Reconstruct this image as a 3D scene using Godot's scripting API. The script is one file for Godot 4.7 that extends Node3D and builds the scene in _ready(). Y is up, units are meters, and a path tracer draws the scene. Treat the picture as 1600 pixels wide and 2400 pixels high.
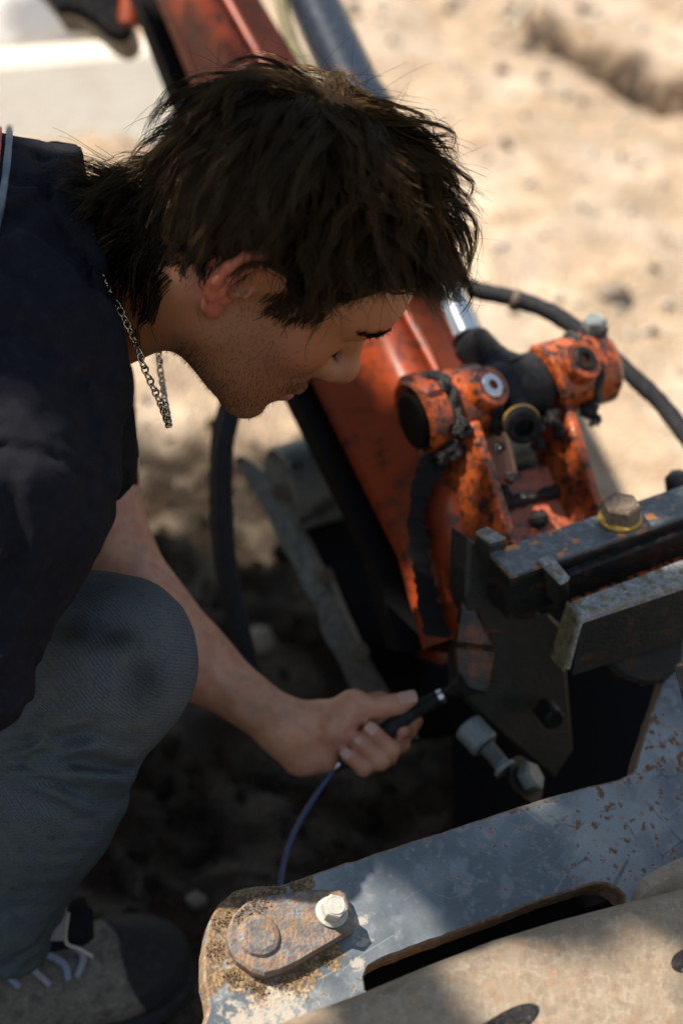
extends Node3D

# ---------------------------------------------------------------- camera geometry (u, v run over a 1600 x 2400 frame)
const FP := 4184.9
const PITCH := 0.645772
var eye := Vector3(0, 1.4, 0)
var FW := Vector3(0, -sin(PITCH), -cos(PITCH))
var UP := Vector3(0, cos(PITCH), -sin(PITCH))
var RT := Vector3(1, 0, 0)
var SUN := Vector3(-0.50, 0.85, -0.18).normalized()      # towards the sun
# machine axes: the pins run along AX, the arm rises away along BX
var AX := Vector3(0.891, 0, -0.454)
var BX := Vector3(-0.454, 0, -0.891)
var rng := RandomNumberGenerator.new()
var M := {}
var names := {}

func at(u: float, v: float, d: float) -> Vector3:
	return eye + (FW + RT * ((u - 800.0) / FP) + UP * ((1200.0 - v) / FP)) * d
func onp(u: float, v: float, p0: Vector3, n: Vector3) -> Vector3:
	var r := FW + RT * ((u - 800.0) / FP) + UP * ((1200.0 - v) / FP)
	return eye + r * ((p0 - eye).dot(n) / r.dot(n))
func gy(u: float, v: float, y: float) -> Vector3:
	return onp(u, v, Vector3(0, y, 0), Vector3.UP)

# ---------------------------------------------------------------- mesh building
class MB:
	var v := PackedVector3Array()
	var n := PackedVector3Array()
	var t := PackedVector2Array()
	var c := PackedColorArray()
	var i := PackedInt32Array()
	var col := Color.WHITE
	func vert(p: Vector3, nn: Vector3, uv := Vector2.ZERO) -> int:
		v.append(p); n.append(nn); t.append(uv); c.append(col)
		return v.size() - 1
	func tri(a: int, b: int, d: int) -> void:
		var g := (v[b] - v[a]).cross(v[d] - v[a])
		if g.dot(n[a] + n[b] + n[d]) > 0.0:
			i.append(a); i.append(d); i.append(b)
		else:
			i.append(a); i.append(b); i.append(d)
	func face(ps: Array, hint: Vector3) -> void:
		var g := Vector3.ZERO
		for k in range(1, ps.size() - 1):
			g += (ps[k] - ps[0]).cross(ps[k + 1] - ps[0])
		g = g.normalized()
		if g.dot(hint) < 0.0: g = -g
		var ux := g.cross(Vector3.UP if absf(g.y) < 0.9 else Vector3.RIGHT).normalized()
		var uy := g.cross(ux)
		var b := v.size()
		for p in ps: vert(p, g, Vector2(p.dot(ux), p.dot(uy)))
		for k in range(1, ps.size() - 1): tri(b, b + k, b + k + 1)
	func mesh() -> ArrayMesh:
		var m := ArrayMesh.new()
		var a := []
		a.resize(Mesh.ARRAY_MAX)
		a[Mesh.ARRAY_VERTEX] = v; a[Mesh.ARRAY_NORMAL] = n; a[Mesh.ARRAY_TEX_UV] = t; a[Mesh.ARRAY_COLOR] = c; a[Mesh.ARRAY_INDEX] = i
		m.add_surface_from_arrays(Mesh.PRIMITIVE_TRIANGLES, a)
		return m

func numbered(s: String) -> String:
	if not names.has(s):
		names[s] = 0
		return s
	names[s] += 1
	return "%s_%03d" % [s, names[s]]

func obj(called: String, mb: MB, m: Material, parent: Node = self) -> MeshInstance3D:
	var o := MeshInstance3D.new()
	o.name = numbered(called) if parent == self else called
	o.mesh = mb.mesh()
	o.material_override = m
	parent.add_child(o, true)
	return o
func thing(called: String, label: String, category: String, p := Vector3.ZERO, group := "") -> Node3D:
	var o := Node3D.new()
	o.name = numbered(called)
	o.position = p
	add_child(o)
	tag(o, label, category, group)
	return o
func tag(o: Node, label: String, category: String, group := "") -> void:
	o.set_meta("label", label); o.set_meta("category", category)
	if group: o.set_meta("group", group)
func kind(o: Node, k: String) -> void:
	o.set_meta("kind", k)

# chamfered hexahedron: t = four top corners in order, b = the four below them
func hexa(mb: MB, tp: Array, bt: Array, bev := 0.0015) -> void:
	var P := tp + bt
	var F := [[0, 1, 2, 3], [4, 5, 6, 7], [0, 1, 5, 4], [1, 2, 6, 5], [2, 3, 7, 6], [3, 0, 4, 7]]
	var cen := Vector3.ZERO
	for p in P: cen += p / 8.0
	var at_ := {}
	for f in 6:
		var q: Array = F[f]
		var ps := []
		for k in 4:
			var p: Vector3 = P[q[k]]
			var a: Vector3 = P[q[(k + 1) % 4]] - p
			var b: Vector3 = P[q[(k + 3) % 4]] - p
			var w: Vector3 = p + a.normalized() * minf(bev, a.length() * 0.4) + b.normalized() * minf(bev, b.length() * 0.4)
			ps.append(w)
			at_[Vector2i(f, q[k])] = w
		mb.face(ps, (ps[0] + ps[1] + ps[2] + ps[3]) / 4.0 - cen)
	for f in 6:
		for g in range(f + 1, 6):
			var sh := []
			for k in F[f]:
				if k in F[g]: sh.append(k)
			if sh.size() == 2:
				var ps := [at_[Vector2i(f, sh[0])], at_[Vector2i(f, sh[1])], at_[Vector2i(g, sh[1])], at_[Vector2i(g, sh[0])]]
				mb.face(ps, (ps[0] + ps[1]) / 2.0 - cen)
	for k in 8:
		var ps := []
		for f in 6:
			if k in F[f]: ps.append(at_[Vector2i(f, k)])
		mb.face(ps, P[k] - cen)
func slab(mb: MB, tp: Array, down: Vector3, bev := 0.0015) -> void:
	hexa(mb, tp, [tp[0] + down, tp[1] + down, tp[2] + down, tp[3] + down], bev)

# polygon in the plane (o; ax, ay), front towards nz, extruded backwards
func extr(mb: MB, pts: PackedVector2Array, o: Vector3, ax: Vector3, ay: Vector3, nz: Vector3, thick: float, bev: float, uvs := 1.0, mb2: MB = null) -> void:
	if Geometry2D.is_polygon_clockwise(pts): pts.reverse()
	var N := pts.size()
	var inn := PackedVector2Array()
	for k in N:
		var e0 := (pts[k] - pts[(k + N - 1) % N]).normalized()
		var e1 := (pts[(k + 1) % N] - pts[k]).normalized()
		var w := Vector2(-e0.y, e0.x) + Vector2(-e1.y, e1.x)
		var m := w.normalized()
		var l := bev / maxf(0.5, m.dot(Vector2(-e1.y, e1.x)))
		inn.append(pts[k] + m * l)
	var W := func(q: Vector2, z: float) -> Vector3: return o + ax * q.x + ay * q.y + nz * z
	var b := mb.v.size()
	for k in N: mb.vert(W.call(inn[k], 0.0), nz, inn[k] * uvs)
	var tr := Geometry2D.triangulate_polygon(inn)
	for k in range(0, tr.size(), 3): mb.tri(b + tr[k], b + tr[k + 1], b + tr[k + 2])
	b = mb.v.size()
	for k in N: mb.vert(W.call(pts[k], -thick), -nz, pts[k] * uvs)
	tr = Geometry2D.triangulate_polygon(pts)
	for k in range(0, tr.size(), 3): mb.tri(b + tr[k], b + tr[k + 1], b + tr[k + 2])
	if mb2: mb = mb2
	for k in N:
		var j := (k + 1) % N
		var e := (pts[j] - pts[k]).normalized()
		var on := ax * e.y - ay * e.x
		var q := [W.call(inn[k], 0.0), W.call(inn[j], 0.0), W.call(pts[j], -bev), W.call(pts[k], -bev), W.call(pts[j], -thick), W.call(pts[k], -thick)]
		var nb := (on + nz).normalized()
		b = mb.v.size()
		mb.vert(q[0], nb, inn[k] * uvs); mb.vert(q[1], nb, inn[j] * uvs); mb.vert(q[2], nb, pts[j] * uvs); mb.vert(q[3], nb, pts[k] * uvs)
		mb.tri(b, b + 1, b + 2); mb.tri(b, b + 2, b + 3)
		b = mb.v.size()
		mb.vert(q[3], on, pts[k] * uvs); mb.vert(q[2], on, pts[j] * uvs); mb.vert(q[4], on, (pts[j] + Vector2(e.y, -e.x) * thick) * uvs); mb.vert(q[5], on, (pts[k] + Vector2(e.y, -e.x) * thick) * uvs)
		mb.tri(b, b + 1, b + 2); mb.tri(b, b + 2, b + 3)

func frame(axis: Vector3) -> Array:
	var a := axis.normalized()
	var x := a.cross(Vector3.UP if absf(a.y) < 0.9 else Vector3.RIGHT).normalized()
	return [x, a.cross(x), a]

# profile: [radius, height] pairs along axis; sharp between segments
func lathe(mb: MB, base: Vector3, axis: Vector3, prof: Array, segs := 32, wob := 0.0, sd := 1) -> void:
	var fr := frame(axis)
	var rg := RandomNumberGenerator.new()
	rg.seed = sd
	var ph := rg.randf() * 6.0
	for k in prof.size() - 1:
		var p: Array = prof[k]
		var q: Array = prof[k + 1]
		var dr: float = q[0] - p[0]
		var dh: float = q[1] - p[1]
		var b := mb.v.size()
		for s in segs + 1:
			var th := TAU * s / segs
			var rad: Vector3 = fr[0] * cos(th) + fr[1] * sin(th)
			var w := 1.0 + wob * (sin(3.0 * th + ph) * 0.5 + sin(7.0 * th + ph * 2.0) * 0.3)
			var nn: Vector3 = (rad * dh - fr[2] * dr).normalized()
			mb.vert(base + rad * (p[0] * w) + fr[2] * p[1], nn, Vector2(th * 0.05, p[1]))
			mb.vert(base + rad * (q[0] * w) + fr[2] * q[1], nn, Vector2(th * 0.05, q[1]))
		for s in segs:
			mb.tri(b + s * 2, b + s * 2 + 1, b + s * 2 + 3)
			mb.tri(b + s * 2, b + s * 2 + 3, b + s * 2 + 2)
func cyl(mb: MB, a: Vector3, b: Vector3, r: float, bev := 0.002, segs := 32, wob := 0.0) -> void:
	var h := (b - a).length()
	lathe(mb, a, b - a, [[0.0, 0.0], [r - bev, 0.0], [r, bev], [r, h - bev], [r - bev, h], [0.0, h]], segs, wob)
func hexbolt(mb: MB, base: Vector3, axis: Vector3, af: float, h: float, turn := 0.0, up_dome := 0.0) -> void:
	var fr := frame(axis)
	var R := af / sqrt(3.0)
	var ri := af * 0.46
	var A := []
	var B := []
	var C := []
	for k in 6:
		var th := TAU * k / 6.0 + turn
		A.append(base + (fr[0] * cos(th) + fr[1] * sin(th)) * R)
		B.append(base + (fr[0] * cos(th) + fr[1] * sin(th)) * R + fr[2] * (h * 0.86))
		C.append(base + (fr[0] * cos(th) + fr[1] * sin(th)) * (R * 0.90) + fr[2] * h)
	for k in 6:
		var j := (k + 1) % 6
		mb.face([A[k], A[j], B[j], B[k]], (A[k] + A[j]) / 2.0 - base)
		mb.face([B[k], B[j], C[j], C[k]], ((A[k] + A[j]) / 2.0 - base).normalized() + fr[2])
	mb.face(C, fr[2])
	lathe(mb, base + fr[2] * (h + 0.0002), fr[2], [[ri * 0.9, 0.0], [ri * 0.86, 0.0006], [ri * 0.8, 0.0003], [0.0, 0.0004]], 24)

func smooth_path(ps: Array, per := 8) -> PackedVector3Array:
	var o := PackedVector3Array()
	for k in ps.size() - 1:
		var a: Vector3 = ps[maxi(k - 1, 0)]
		var b: Vector3 = ps[k]
		var c: Vector3 = ps[k + 1]
		var d: Vector3 = ps[mini(k + 2, ps.size() - 1)]
		for s in per: o.append(b.cubic_interpolate(c, a, d, float(s) / per))
	o.append(ps[-1])
	return o
func tube(mb: MB, ps: PackedVector3Array, r0: float, r1 := -1.0, sides := 14, bump := 0.0) -> void:
	if r1 < 0.0: r1 = r0
	var x := Vector3.ZERO
	var b := mb.v.size()
	var N := ps.size()
	var len_ := 0.0
	for k in N:
		var tg := (ps[mini(k + 1, N - 1)] - ps[maxi(k - 1, 0)]).normalized()
		if k > 0: len_ += ps[k].distance_to(ps[k - 1])
		x = frame(tg)[0] if x == Vector3.ZERO else (x - tg * x.dot(tg)).normalized()
		var y := tg.cross(x)
		var r := lerpf(r0, r1, float(k) / (N - 1)) * (1.0 + bump * sin(k * 1.7) * 0.5 + bump * sin(k * 0.61 + 1.0) * 0.5)
		for s in sides + 1:
			var th := TAU * s / sides
			var rad := x * cos(th) + y * sin(th)
			mb.vert(ps[k] + rad * r, rad, Vector2(th * r, len_))
	for k in N - 1:
		for s in sides:
			var a := b + k * (sides + 1) + s
			mb.tri(a, a + 1, a + sides + 2)
			mb.tri(a, a + sides + 2, a + sides + 1)
	for e in [0, N - 1]:
		var tg := (ps[1] - ps[0]).normalized() * -1.0 if e == 0 else (ps[N - 1] - ps[N - 2]).normalized()
		var c := mb.vert(ps[e], tg)
		for s in sides + 1: mb.vert(mb.v[b + e * (sides + 1) + s], tg)
		for s in sides: mb.tri(c, c + 1 + s, c + 2 + s)

# ---------------------------------------------------------------- distance fields
static func smin(a: float, b: float, k: float) -> float:
	var h := maxf(k - absf(a - b), 0.0) / k
	return minf(a, b) - h * h * k * 0.25
static func smax(a: float, b: float, k: float) -> float:
	var h := maxf(k - absf(a - b), 0.0) / k
	return maxf(a, b) + h * h * k * 0.25
static func el(p: Vector3, c: Vector3, r: Vector3) -> float:
	var q := (p - c) / r
	var k0 := q.length()
	var k1 := (q / r).length()
	return k0 * (k0 - 1.0) / maxf(k1, 1e-6)
static func cap(p: Vector3, a: Vector3, b: Vector3, ra: float, rb: float) -> float:
	var ab := b - a
	var h := clampf((p - a).dot(ab) / ab.length_squared(), 0.0, 1.0)
	return (p - a - ab * h).length() - lerpf(ra, rb, h)

# surface nets by walking along the surface from seeds (inside point, outside point)
func nets(f: Callable, seeds: Array, h: float, mb: MB, colf = null) -> void:
	var val := {}
	var cells := {}
	var stack: Array[Vector3i] = []
	for s in seeds:
		var a: Vector3 = s[0]
		var b: Vector3 = s[1]
		var steps := int((b - a).length() / (h * 0.3)) + 1
		var prev: float = f.call(a)
		for k in range(1, steps + 1):
			var p := a.lerp(b, float(k) / steps)
			var d: float = f.call(p)
			if prev < 0.0 and d >= 0.0:
				var c := Vector3i((p / h).floor())
				for x in range(-1, 2):
					for y in range(-1, 2):
						for z in range(-1, 2): stack.append(c + Vector3i(x, y, z))
			prev = d
	var CO: Array[Vector3i] = []
	for k in 8: CO.append(Vector3i(k & 1, (k >> 1) & 1, (k >> 2) & 1))
	var FC := [[0, 2, 4, 6], [1, 3, 5, 7], [0, 1, 4, 5], [2, 3, 6, 7], [0, 1, 2, 3], [4, 5, 6, 7]]
	var FD: Array[Vector3i] = [Vector3i(-1, 0, 0), Vector3i(1, 0, 0), Vector3i(0, -1, 0), Vector3i(0, 1, 0), Vector3i(0, 0, -1), Vector3i(0, 0, 1)]
	var ED := [[0, 1], [2, 3], [4, 5], [6, 7], [0, 2], [1, 3], [4, 6], [5, 7], [0, 4], [1, 5], [2, 6], [3, 7]]
	var pos := PackedVector3Array()
	var order: Array[Vector3i] = []
	var D := PackedFloat32Array()
	D.resize(8)
	while stack.size() > 0 and order.size() < 260000:
		var c: Vector3i = stack.pop_back()
		if cells.has(c): continue
		var neg := 0
		for k in 8:
			var q := c + CO[k]
			var d: float
			if val.has(q): d = val[q]
			else:
				d = f.call(Vector3(q) * h)
				val[q] = d
			D[k] = d
			if d < 0.0: neg += 1
		if neg == 0 or neg == 8:
			cells[c] = -1
			continue
		var sum := Vector3.ZERO
		var cnt := 0
		for e in ED:
			var a: float = D[e[0]]
			var b: float = D[e[1]]
			if (a < 0.0) != (b < 0.0):
				sum += Vector3(CO[e[0]]).lerp(Vector3(CO[e[1]]), a / (a - b))
				cnt += 1
		cells[c] = pos.size()
		pos.append((Vector3(c) + sum / cnt) * h)
		order.append(c)
		for k in 6:
			var m := 0
			for w in FC[k]:
				if D[w] < 0.0: m += 1
			if m > 0 and m < 4 and not cells.has(c + FD[k]): stack.append(c + FD[k])
	var nor := PackedVector3Array()
	nor.resize(pos.size())
	var base := mb.v.size()
	var A3: Array[Vector3i] = [Vector3i(1, 0, 0), Vector3i(0, 1, 0), Vector3i(0, 0, 1)]
	for c in order:
		var d0: float = val[c]
		for a in 3:
			var d1: float = val[c + A3[a]]
			if (d0 < 0.0) == (d1 < 0.0): continue
			var b := A3[(a + 1) % 3]
			var e := A3[(a + 2) % 3]
			var i0: int = cells.get(c, -1)
			var i1: int = cells.get(c - b, -1)
			var i2: int = cells.get(c - b - e, -1)
			var i3: int = cells.get(c - e, -1)
			if i0 < 0 or i1 < 0 or i2 < 0 or i3 < 0: continue
			var g := (pos[i1] - pos[i0]).cross(pos[i2] - pos[i0]) + (pos[i2] - pos[i0]).cross(pos[i3] - pos[i0])
			var want := Vector3(A3[a]) if d0 < 0.0 else -Vector3(A3[a])
			if g.dot(want) < 0.0:
				g = -g
				var tmp := i1; i1 = i3; i3 = tmp
			nor[i0] += g; nor[i1] += g; nor[i2] += g; nor[i3] += g
			# clockwise front faces
			mb.i.append(base + i0); mb.i.append(base + i2); mb.i.append(base + i1)
			mb.i.append(base + i0); mb.i.append(base + i3); mb.i.append(base + i2)
	for k in pos.size():
		mb.v.append(pos[k])
		var nn := nor[k].normalized()
		mb.n.append(nn if nn != Vector3.ZERO else Vector3.UP)
		mb.t.append(Vector2(pos[k].x, pos[k].y))
		mb.c.append(colf.call(pos[k], nn) if colf != null else Color.WHITE)

# ---------------------------------------------------------------- textures
func nz(size: int, freq: float, sd: int, oct := 4, type := FastNoiseLite.TYPE_SIMPLEX_SMOOTH, cell := -1) -> PackedByteArray:
	var f := FastNoiseLite.new()
	f.seed = sd; f.frequency = freq; f.noise_type = type
	f.fractal_type = FastNoiseLite.FRACTAL_FBM if oct > 1 else FastNoiseLite.FRACTAL_NONE
	f.fractal_octaves = oct
	if cell >= 0: f.cellular_return_type = cell
	var im := f.get_seamless_image(size, size, false, false, 0.15, true)
	im.convert(Image.FORMAT_L8)
	return im.get_data()
func tex_of(size: int, data: PackedByteArray, fmt := Image.FORMAT_RGB8) -> ImageTexture:
	var im := Image.create_from_data(size, size, false, fmt, data)
	return ImageTexture.create_from_image(im)
static func ss(a: float, b: float, x: float) -> float:
	var t := clampf((x - a) / (b - a), 0.0, 1.0)
	return t * t * (3.0 - 2.0 * t)
# paint a colour texture: stops are [noise, low, high, colour (linear), strength]
func paint(size: int, base: Color, layers: Array, name_rough := false) -> Array:
	var px := size * size
	var out := PackedByteArray()
	out.resize(px * 3)
	var rg := PackedByteArray()
	rg.resize(px)
	for k in px:
		var r := base.r
		var g := base.g
		var b := base.b
		var ro := base.a
		for l in layers:
			var x: float = l[0][k] / 255.0
			var w: float = ss(l[1], l[2], x) * l[4]
			if w > 0.0:
				var c: Color = l[3]
				r = lerpf(r, c.r, w); g = lerpf(g, c.g, w); b = lerpf(b, c.b, w); ro = lerpf(ro, c.a, w)
		out[k * 3] = int(255.0 * clampf(pow(r, 0.4545), 0.0, 1.0))
		out[k * 3 + 1] = int(255.0 * clampf(pow(g, 0.4545), 0.0, 1.0))
		out[k * 3 + 2] = int(255.0 * clampf(pow(b, 0.4545), 0.0, 1.0))
		rg[k] = int(255.0 * clampf(ro, 0.0, 1.0))
	return [tex_of(size, out), tex_of(size, rg, Image.FORMAT_L8)]
func lin(r: float, g: float, b: float, rough := 0.6) -> Color:
	return Color(r, g, b, rough)
func mat(called: String, tex: Array, scale: float, hgt: PackedByteArray = PackedByteArray(), hsize := 256, hcm := 0.1) -> StandardMaterial3D:
	var m := StandardMaterial3D.new()
	m.resource_name = called
	m.albedo_texture = tex[0]
	m.roughness = 1.0
	m.roughness_texture = tex[1]
	m.roughness_texture_channel = BaseMaterial3D.TEXTURE_CHANNEL_RED
	m.uv1_triplanar = true
	m.uv1_scale = Vector3.ONE * scale
	if hgt.size() > 0:
		m.heightmap_enabled = true
		m.heightmap_texture = tex_of(hsize, hgt, Image.FORMAT_L8)
		m.heightmap_scale = hcm
	return m
func plain(called: String, c: Color, rough: float, metal := 0.0) -> StandardMaterial3D:
	var m := StandardMaterial3D.new()
	m.resource_name = called
	m.albedo_color = Color(c.r, c.g, c.b).linear_to_srgb()
	m.roughness = rough
	m.metallic = metal
	return m

# ---------------------------------------------------------------- materials
func make_materials() -> void:
	var S := 384
	var n1 := nz(S, 0.012, 11)
	var n2 := nz(S, 0.035, 12, 5)
	var n3 := nz(S, 0.11, 13, 3)
	var n4 := nz(S, 0.3, 14, 2)
	var n5 := nz(S, 0.02, 15, 5)
	var n6 := nz(S, 0.03, 16, 6)
	var cl := nz(S, 0.05, 17, 1, FastNoiseLite.TYPE_CELLULAR, FastNoiseLite.RETURN_DISTANCE)
	# weave: fine rows with jitter
	var weave := PackedByteArray()
	weave.resize(S * S)
	for y in S:
		for x in S:
			var k := y * S + x
			var w := 0.5 + 0.22 * sin((x + y) * TAU / 4.0) + 0.12 * sin((x - y) * TAU / 12.0)
			weave[k] = int(255.0 * clampf(w + (n4[k] / 255.0 - 0.5) * 0.8 + (n3[k] / 255.0 - 0.5) * 0.3, 0.0, 1.0))
	var grey := lin(0.5, 0.5, 0.5)
	M.sand = mat("pale dry sand", paint(S, lin(0.88, 0.88, 0.88, 0.95), [[n2, 0.55, 0.85, lin(1.0, 1.0, 1.0, 0.95), 0.9], [n3, 0.5, 0.15, lin(0.6, 0.56, 0.52, 0.95), 0.8], [n4, 0.62, 0.85, lin(1.0, 0.99, 0.95, 0.95), 0.7], [n4, 0.36, 0.15, lin(0.55, 0.5, 0.45, 0.95), 0.7]]), 2.6, n3, S, 1.2)
	M.sand.vertex_color_use_as_albedo = true
	M.clod = mat("dry soil clod", paint(S, lin(0.045, 0.032, 0.021, 0.95), [[n2, 0.5, 0.8, lin(0.10, 0.073, 0.048, 0.95), 0.8], [n4, 0.4, 0.2, lin(0.05, 0.035, 0.025, 0.95), 0.8]]), 9.0, n3, S, 0.4)
	M.skin = mat("skin", paint(S, lin(0.90, 0.90, 0.90, 0.46), [[n3, 0.55, 0.8, lin(1.0, 0.92, 0.90, 0.42), 0.6], [n4, 0.42, 0.2, lin(0.74, 0.66, 0.62, 0.5), 0.45], [n2, 0.62, 0.8, lin(0.96, 0.76, 0.70, 0.46), 0.55], [cl, 0.10, 0.03, lin(0.55, 0.33, 0.28, 0.5), 0.35]]), 14.0, n4, S, 0.035)
	M.skin.vertex_color_use_as_albedo = true
	M.skin.subsurf_scatter_enabled = true
	M.skin.subsurf_scatter_strength = 0.08
	M.hair = plain("brown hair", Color(1, 1, 1), 0.32)
	M.hair.metallic_specular = 0.4
	M.hair.backlight_enabled = true
	M.hair.backlight = Color(0.55, 0.42, 0.28)
	M.hair.vertex_color_use_as_albedo = true
	M.void_black = plain("near black shade for hollows", Color(0.006, 0.006, 0.007), 0.85)  # near black standing in for deep shade in hollows and undersides
	M.void_black.metallic_specular = 0.15
	M.grease_and_gap = plain("dull black grease and gap shade", Color(0.007, 0.0055, 0.005), 0.6)  # grease on the pin end, painted shade in the link gap
	M.grease_and_gap.metallic_specular = 0.25
	M.scalp = plain("dark hair roots", Color(0.022, 0.014, 0.008), 0.95)
	M.scalp.metallic_specular = 0.1
	M.cotton = mat("navy black cotton", paint(S, lin(0.0058, 0.0062, 0.0100, 0.92), [[weave, 0.55, 0.9, lin(0.012, 0.013, 0.020, 0.9), 0.8], [n6, 0.55, 0.75, lin(0.013, 0.0135, 0.019, 0.95), 0.6], [n4, 0.8, 0.9, lin(0.07, 0.07, 0.07, 0.95), 0.5]]), 7.0, weave, S, 0.04)
	M.cotton.metallic_specular = 0.25
	M.denim = mat("worn denim", paint(S, lin(0.058, 0.068, 0.078, 0.9), [[weave, 0.5, 0.85, lin(0.15, 0.165, 0.172, 0.9), 0.75], [weave, 0.4, 0.15, lin(0.022, 0.028, 0.038, 0.9), 0.8], [n1, 0.55, 0.75, lin(0.09, 0.10, 0.085, 0.9), 0.55], [n5, 0.66, 0.9, lin(0.03, 0.034, 0.034, 0.85), 0.5]]), 8.5, weave, S, 0.06)
	M.denim.vertex_color_use_as_albedo = true
	M.suede = mat("dusty grey suede", paint(S, lin(0.15, 0.14, 0.12, 0.95), [[n2, 0.5, 0.75, lin(0.24, 0.215, 0.18, 0.95), 0.8], [n3, 0.45, 0.25, lin(0.05, 0.045, 0.04, 0.95), 0.7], [n5, 0.55, 0.68, lin(0.065, 0.06, 0.055, 0.95), 0.7]]), 8.0, n4, S, 0.08)
	M.smear = mat("black steel with orange smears", paint(S, lin(0.008, 0.008, 0.008, 0.4), [[n2, 0.5, 0.7, lin(0.014, 0.014, 0.012, 0.5), 0.8], [n5, 0.56, 0.66, lin(0.22, 0.062, 0.010, 0.5), 0.85], [n3, 0.55, 0.7, lin(0.010, 0.008, 0.007, 0.35), 0.7]]), 6.0, n3, S, 0.1)
	M.olive_dark = mat("dull olive black steel", paint(S, lin(0.014, 0.015, 0.0115, 0.6), [[n2, 0.5, 0.7, lin(0.028, 0.030, 0.022, 0.6), 0.8], [n6, 0.55, 0.65, lin(0.012, 0.012, 0.010, 0.5), 0.8], [n4, 0.74, 0.88, lin(0.07, 0.065, 0.05, 0.7), 0.5]]), 6.0, n3, S, 0.1)
	M.dirt = mat("sandy packed dirt", paint(S, lin(0.155, 0.102, 0.055, 0.95), [[n3, 0.5, 0.75, lin(0.27, 0.185, 0.10, 0.95), 0.8], [n2, 0.45, 0.25, lin(0.07, 0.045, 0.025, 0.95), 0.8]]), 14.0, n4, S, 0.1)
	M.rubber = mat("scuffed black rubber", paint(S, lin(0.017, 0.018, 0.021, 0.55), [[n2, 0.55, 0.8, lin(0.045, 0.043, 0.042, 0.75), 0.7], [n4, 0.7, 0.85, lin(0.10, 0.09, 0.08, 0.8), 0.4]]), 9.0, n4, S, 0.03)
	M.black = mat("oily black paint", paint(S, lin(0.010, 0.011, 0.013, 0.32), [[n2, 0.55, 0.75, lin(0.022, 0.023, 0.027, 0.5), 0.8], [n6, 0.62, 0.7, lin(0.05, 0.03, 0.015, 0.6), 0.5]]), 7.0, n3, S, 0.06)
	M.grease = mat("wet black grease", paint(S, lin(0.007, 0.006, 0.007, 0.16), [[n2, 0.55, 0.75, lin(0.022, 0.018, 0.012, 0.3), 0.8], [n3, 0.66, 0.8, lin(0.08, 0.055, 0.015, 0.3), 0.5]]), 12.0, n3, S, 0.35)
	var orange := lin(0.29, 0.036, 0.0035, 0.46)
	M.orange = mat("orange machine paint", paint(S, orange, [[n1, 0.5, 0.7, lin(0.21, 0.027, 0.003, 0.52), 0.8], [n3, 0.6, 0.85, lin(0.30, 0.046, 0.008, 0.42), 0.5], [n6, 0.67, 0.71, lin(0.02, 0.012, 0.01, 0.4), 0.9], [n4, 0.84, 0.9, lin(0.03, 0.02, 0.015, 0.5), 0.7]]), 3.0, n3, S, 0.02)
	M.orange.clearcoat_enabled = true
	M.orange.clearcoat = 0.12
	M.orange.clearcoat_roughness = 0.55
	M.orange_greasy = mat("greasy orange paint", paint(S, lin(0.43, 0.074, 0.008, 0.30), [[n3, 0.55, 0.8, lin(0.48, 0.11, 0.02, 0.4), 0.6], [n5, 0.55, 0.62, lin(0.010, 0.008, 0.008, 0.25), 0.96], [n6, 0.60, 0.66, lin(0.012, 0.009, 0.008, 0.25), 0.95], [n3, 0.70, 0.78, lin(0.05, 0.02, 0.010, 0.3), 0.8], [n4, 0.78, 0.86, lin(0.3, 0.25, 0.2, 0.5), 0.6]]), 7.0, n6, S, 0.12)
	M.orange_worn = mat("worn salmon orange paint", paint(S, lin(0.38, 0.082, 0.030, 0.45), [[n3, 0.5, 0.8, lin(0.44, 0.125, 0.06, 0.55), 0.7], [n6, 0.61, 0.66, lin(0.015, 0.010, 0.012, 0.3), 0.95], [n4, 0.76, 0.86, lin(0.03, 0.02, 0.02, 0.5), 0.8]]), 6.0, n3, S, 0.05)
	M.coupler = mat("dark scraped steel", paint(S, lin(0.0055, 0.0065, 0.006, 0.5), [[n2, 0.5, 0.7, lin(0.011, 0.0125, 0.010, 0.55), 0.8], [n5, 0.72, 0.75, lin(0.12, 0.035, 0.010, 0.6), 0.35], [n3, 0.68, 0.82, lin(0.022, 0.017, 0.011, 0.8), 0.5], [n4, 0.78, 0.9, lin(0.04, 0.036, 0.03, 0.7), 0.4]]), 6.0, n3, S, 0.10)
	M.coupler.metallic_specular = 0.3
	M.bar_top = mat("grey steel with orange flecks", paint(S, lin(0.085, 0.095, 0.10, 0.42), [[n2, 0.5, 0.75, lin(0.15, 0.165, 0.17, 0.4), 0.8], [n3, 0.4, 0.2, lin(0.04, 0.045, 0.05, 0.5), 0.8], [n5, 0.715, 0.735, lin(0.55, 0.20, 0.045, 0.6), 0.95], [n4, 0.75, 0.85, lin(0.12, 0.075, 0.04, 0.8), 0.7]]), 5.0, n3, S, 0.05)
	M.rubbed = mat("rubbed bare steel edge", paint(S, lin(0.20, 0.20, 0.19, 0.45), [[n2, 0.5, 0.7, lin(0.30, 0.30, 0.29, 0.4), 0.8], [n6, 0.55, 0.65, lin(0.16, 0.115, 0.05, 0.8), 0.85], [n3, 0.36, 0.2, lin(0.06, 0.055, 0.05, 0.6), 0.8]]), 6.0, n3, S, 0.15)
	M.olive = mat("olive stained steel", paint(S, lin(0.12, 0.105, 0.045, 0.7), [[n2, 0.5, 0.75, lin(0.19, 0.165, 0.075, 0.75), 0.8], [n6, 0.56, 0.66, lin(0.03, 0.028, 0.02, 0.6), 0.85]]), 7.0, n3, S, 0.12)
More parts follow.
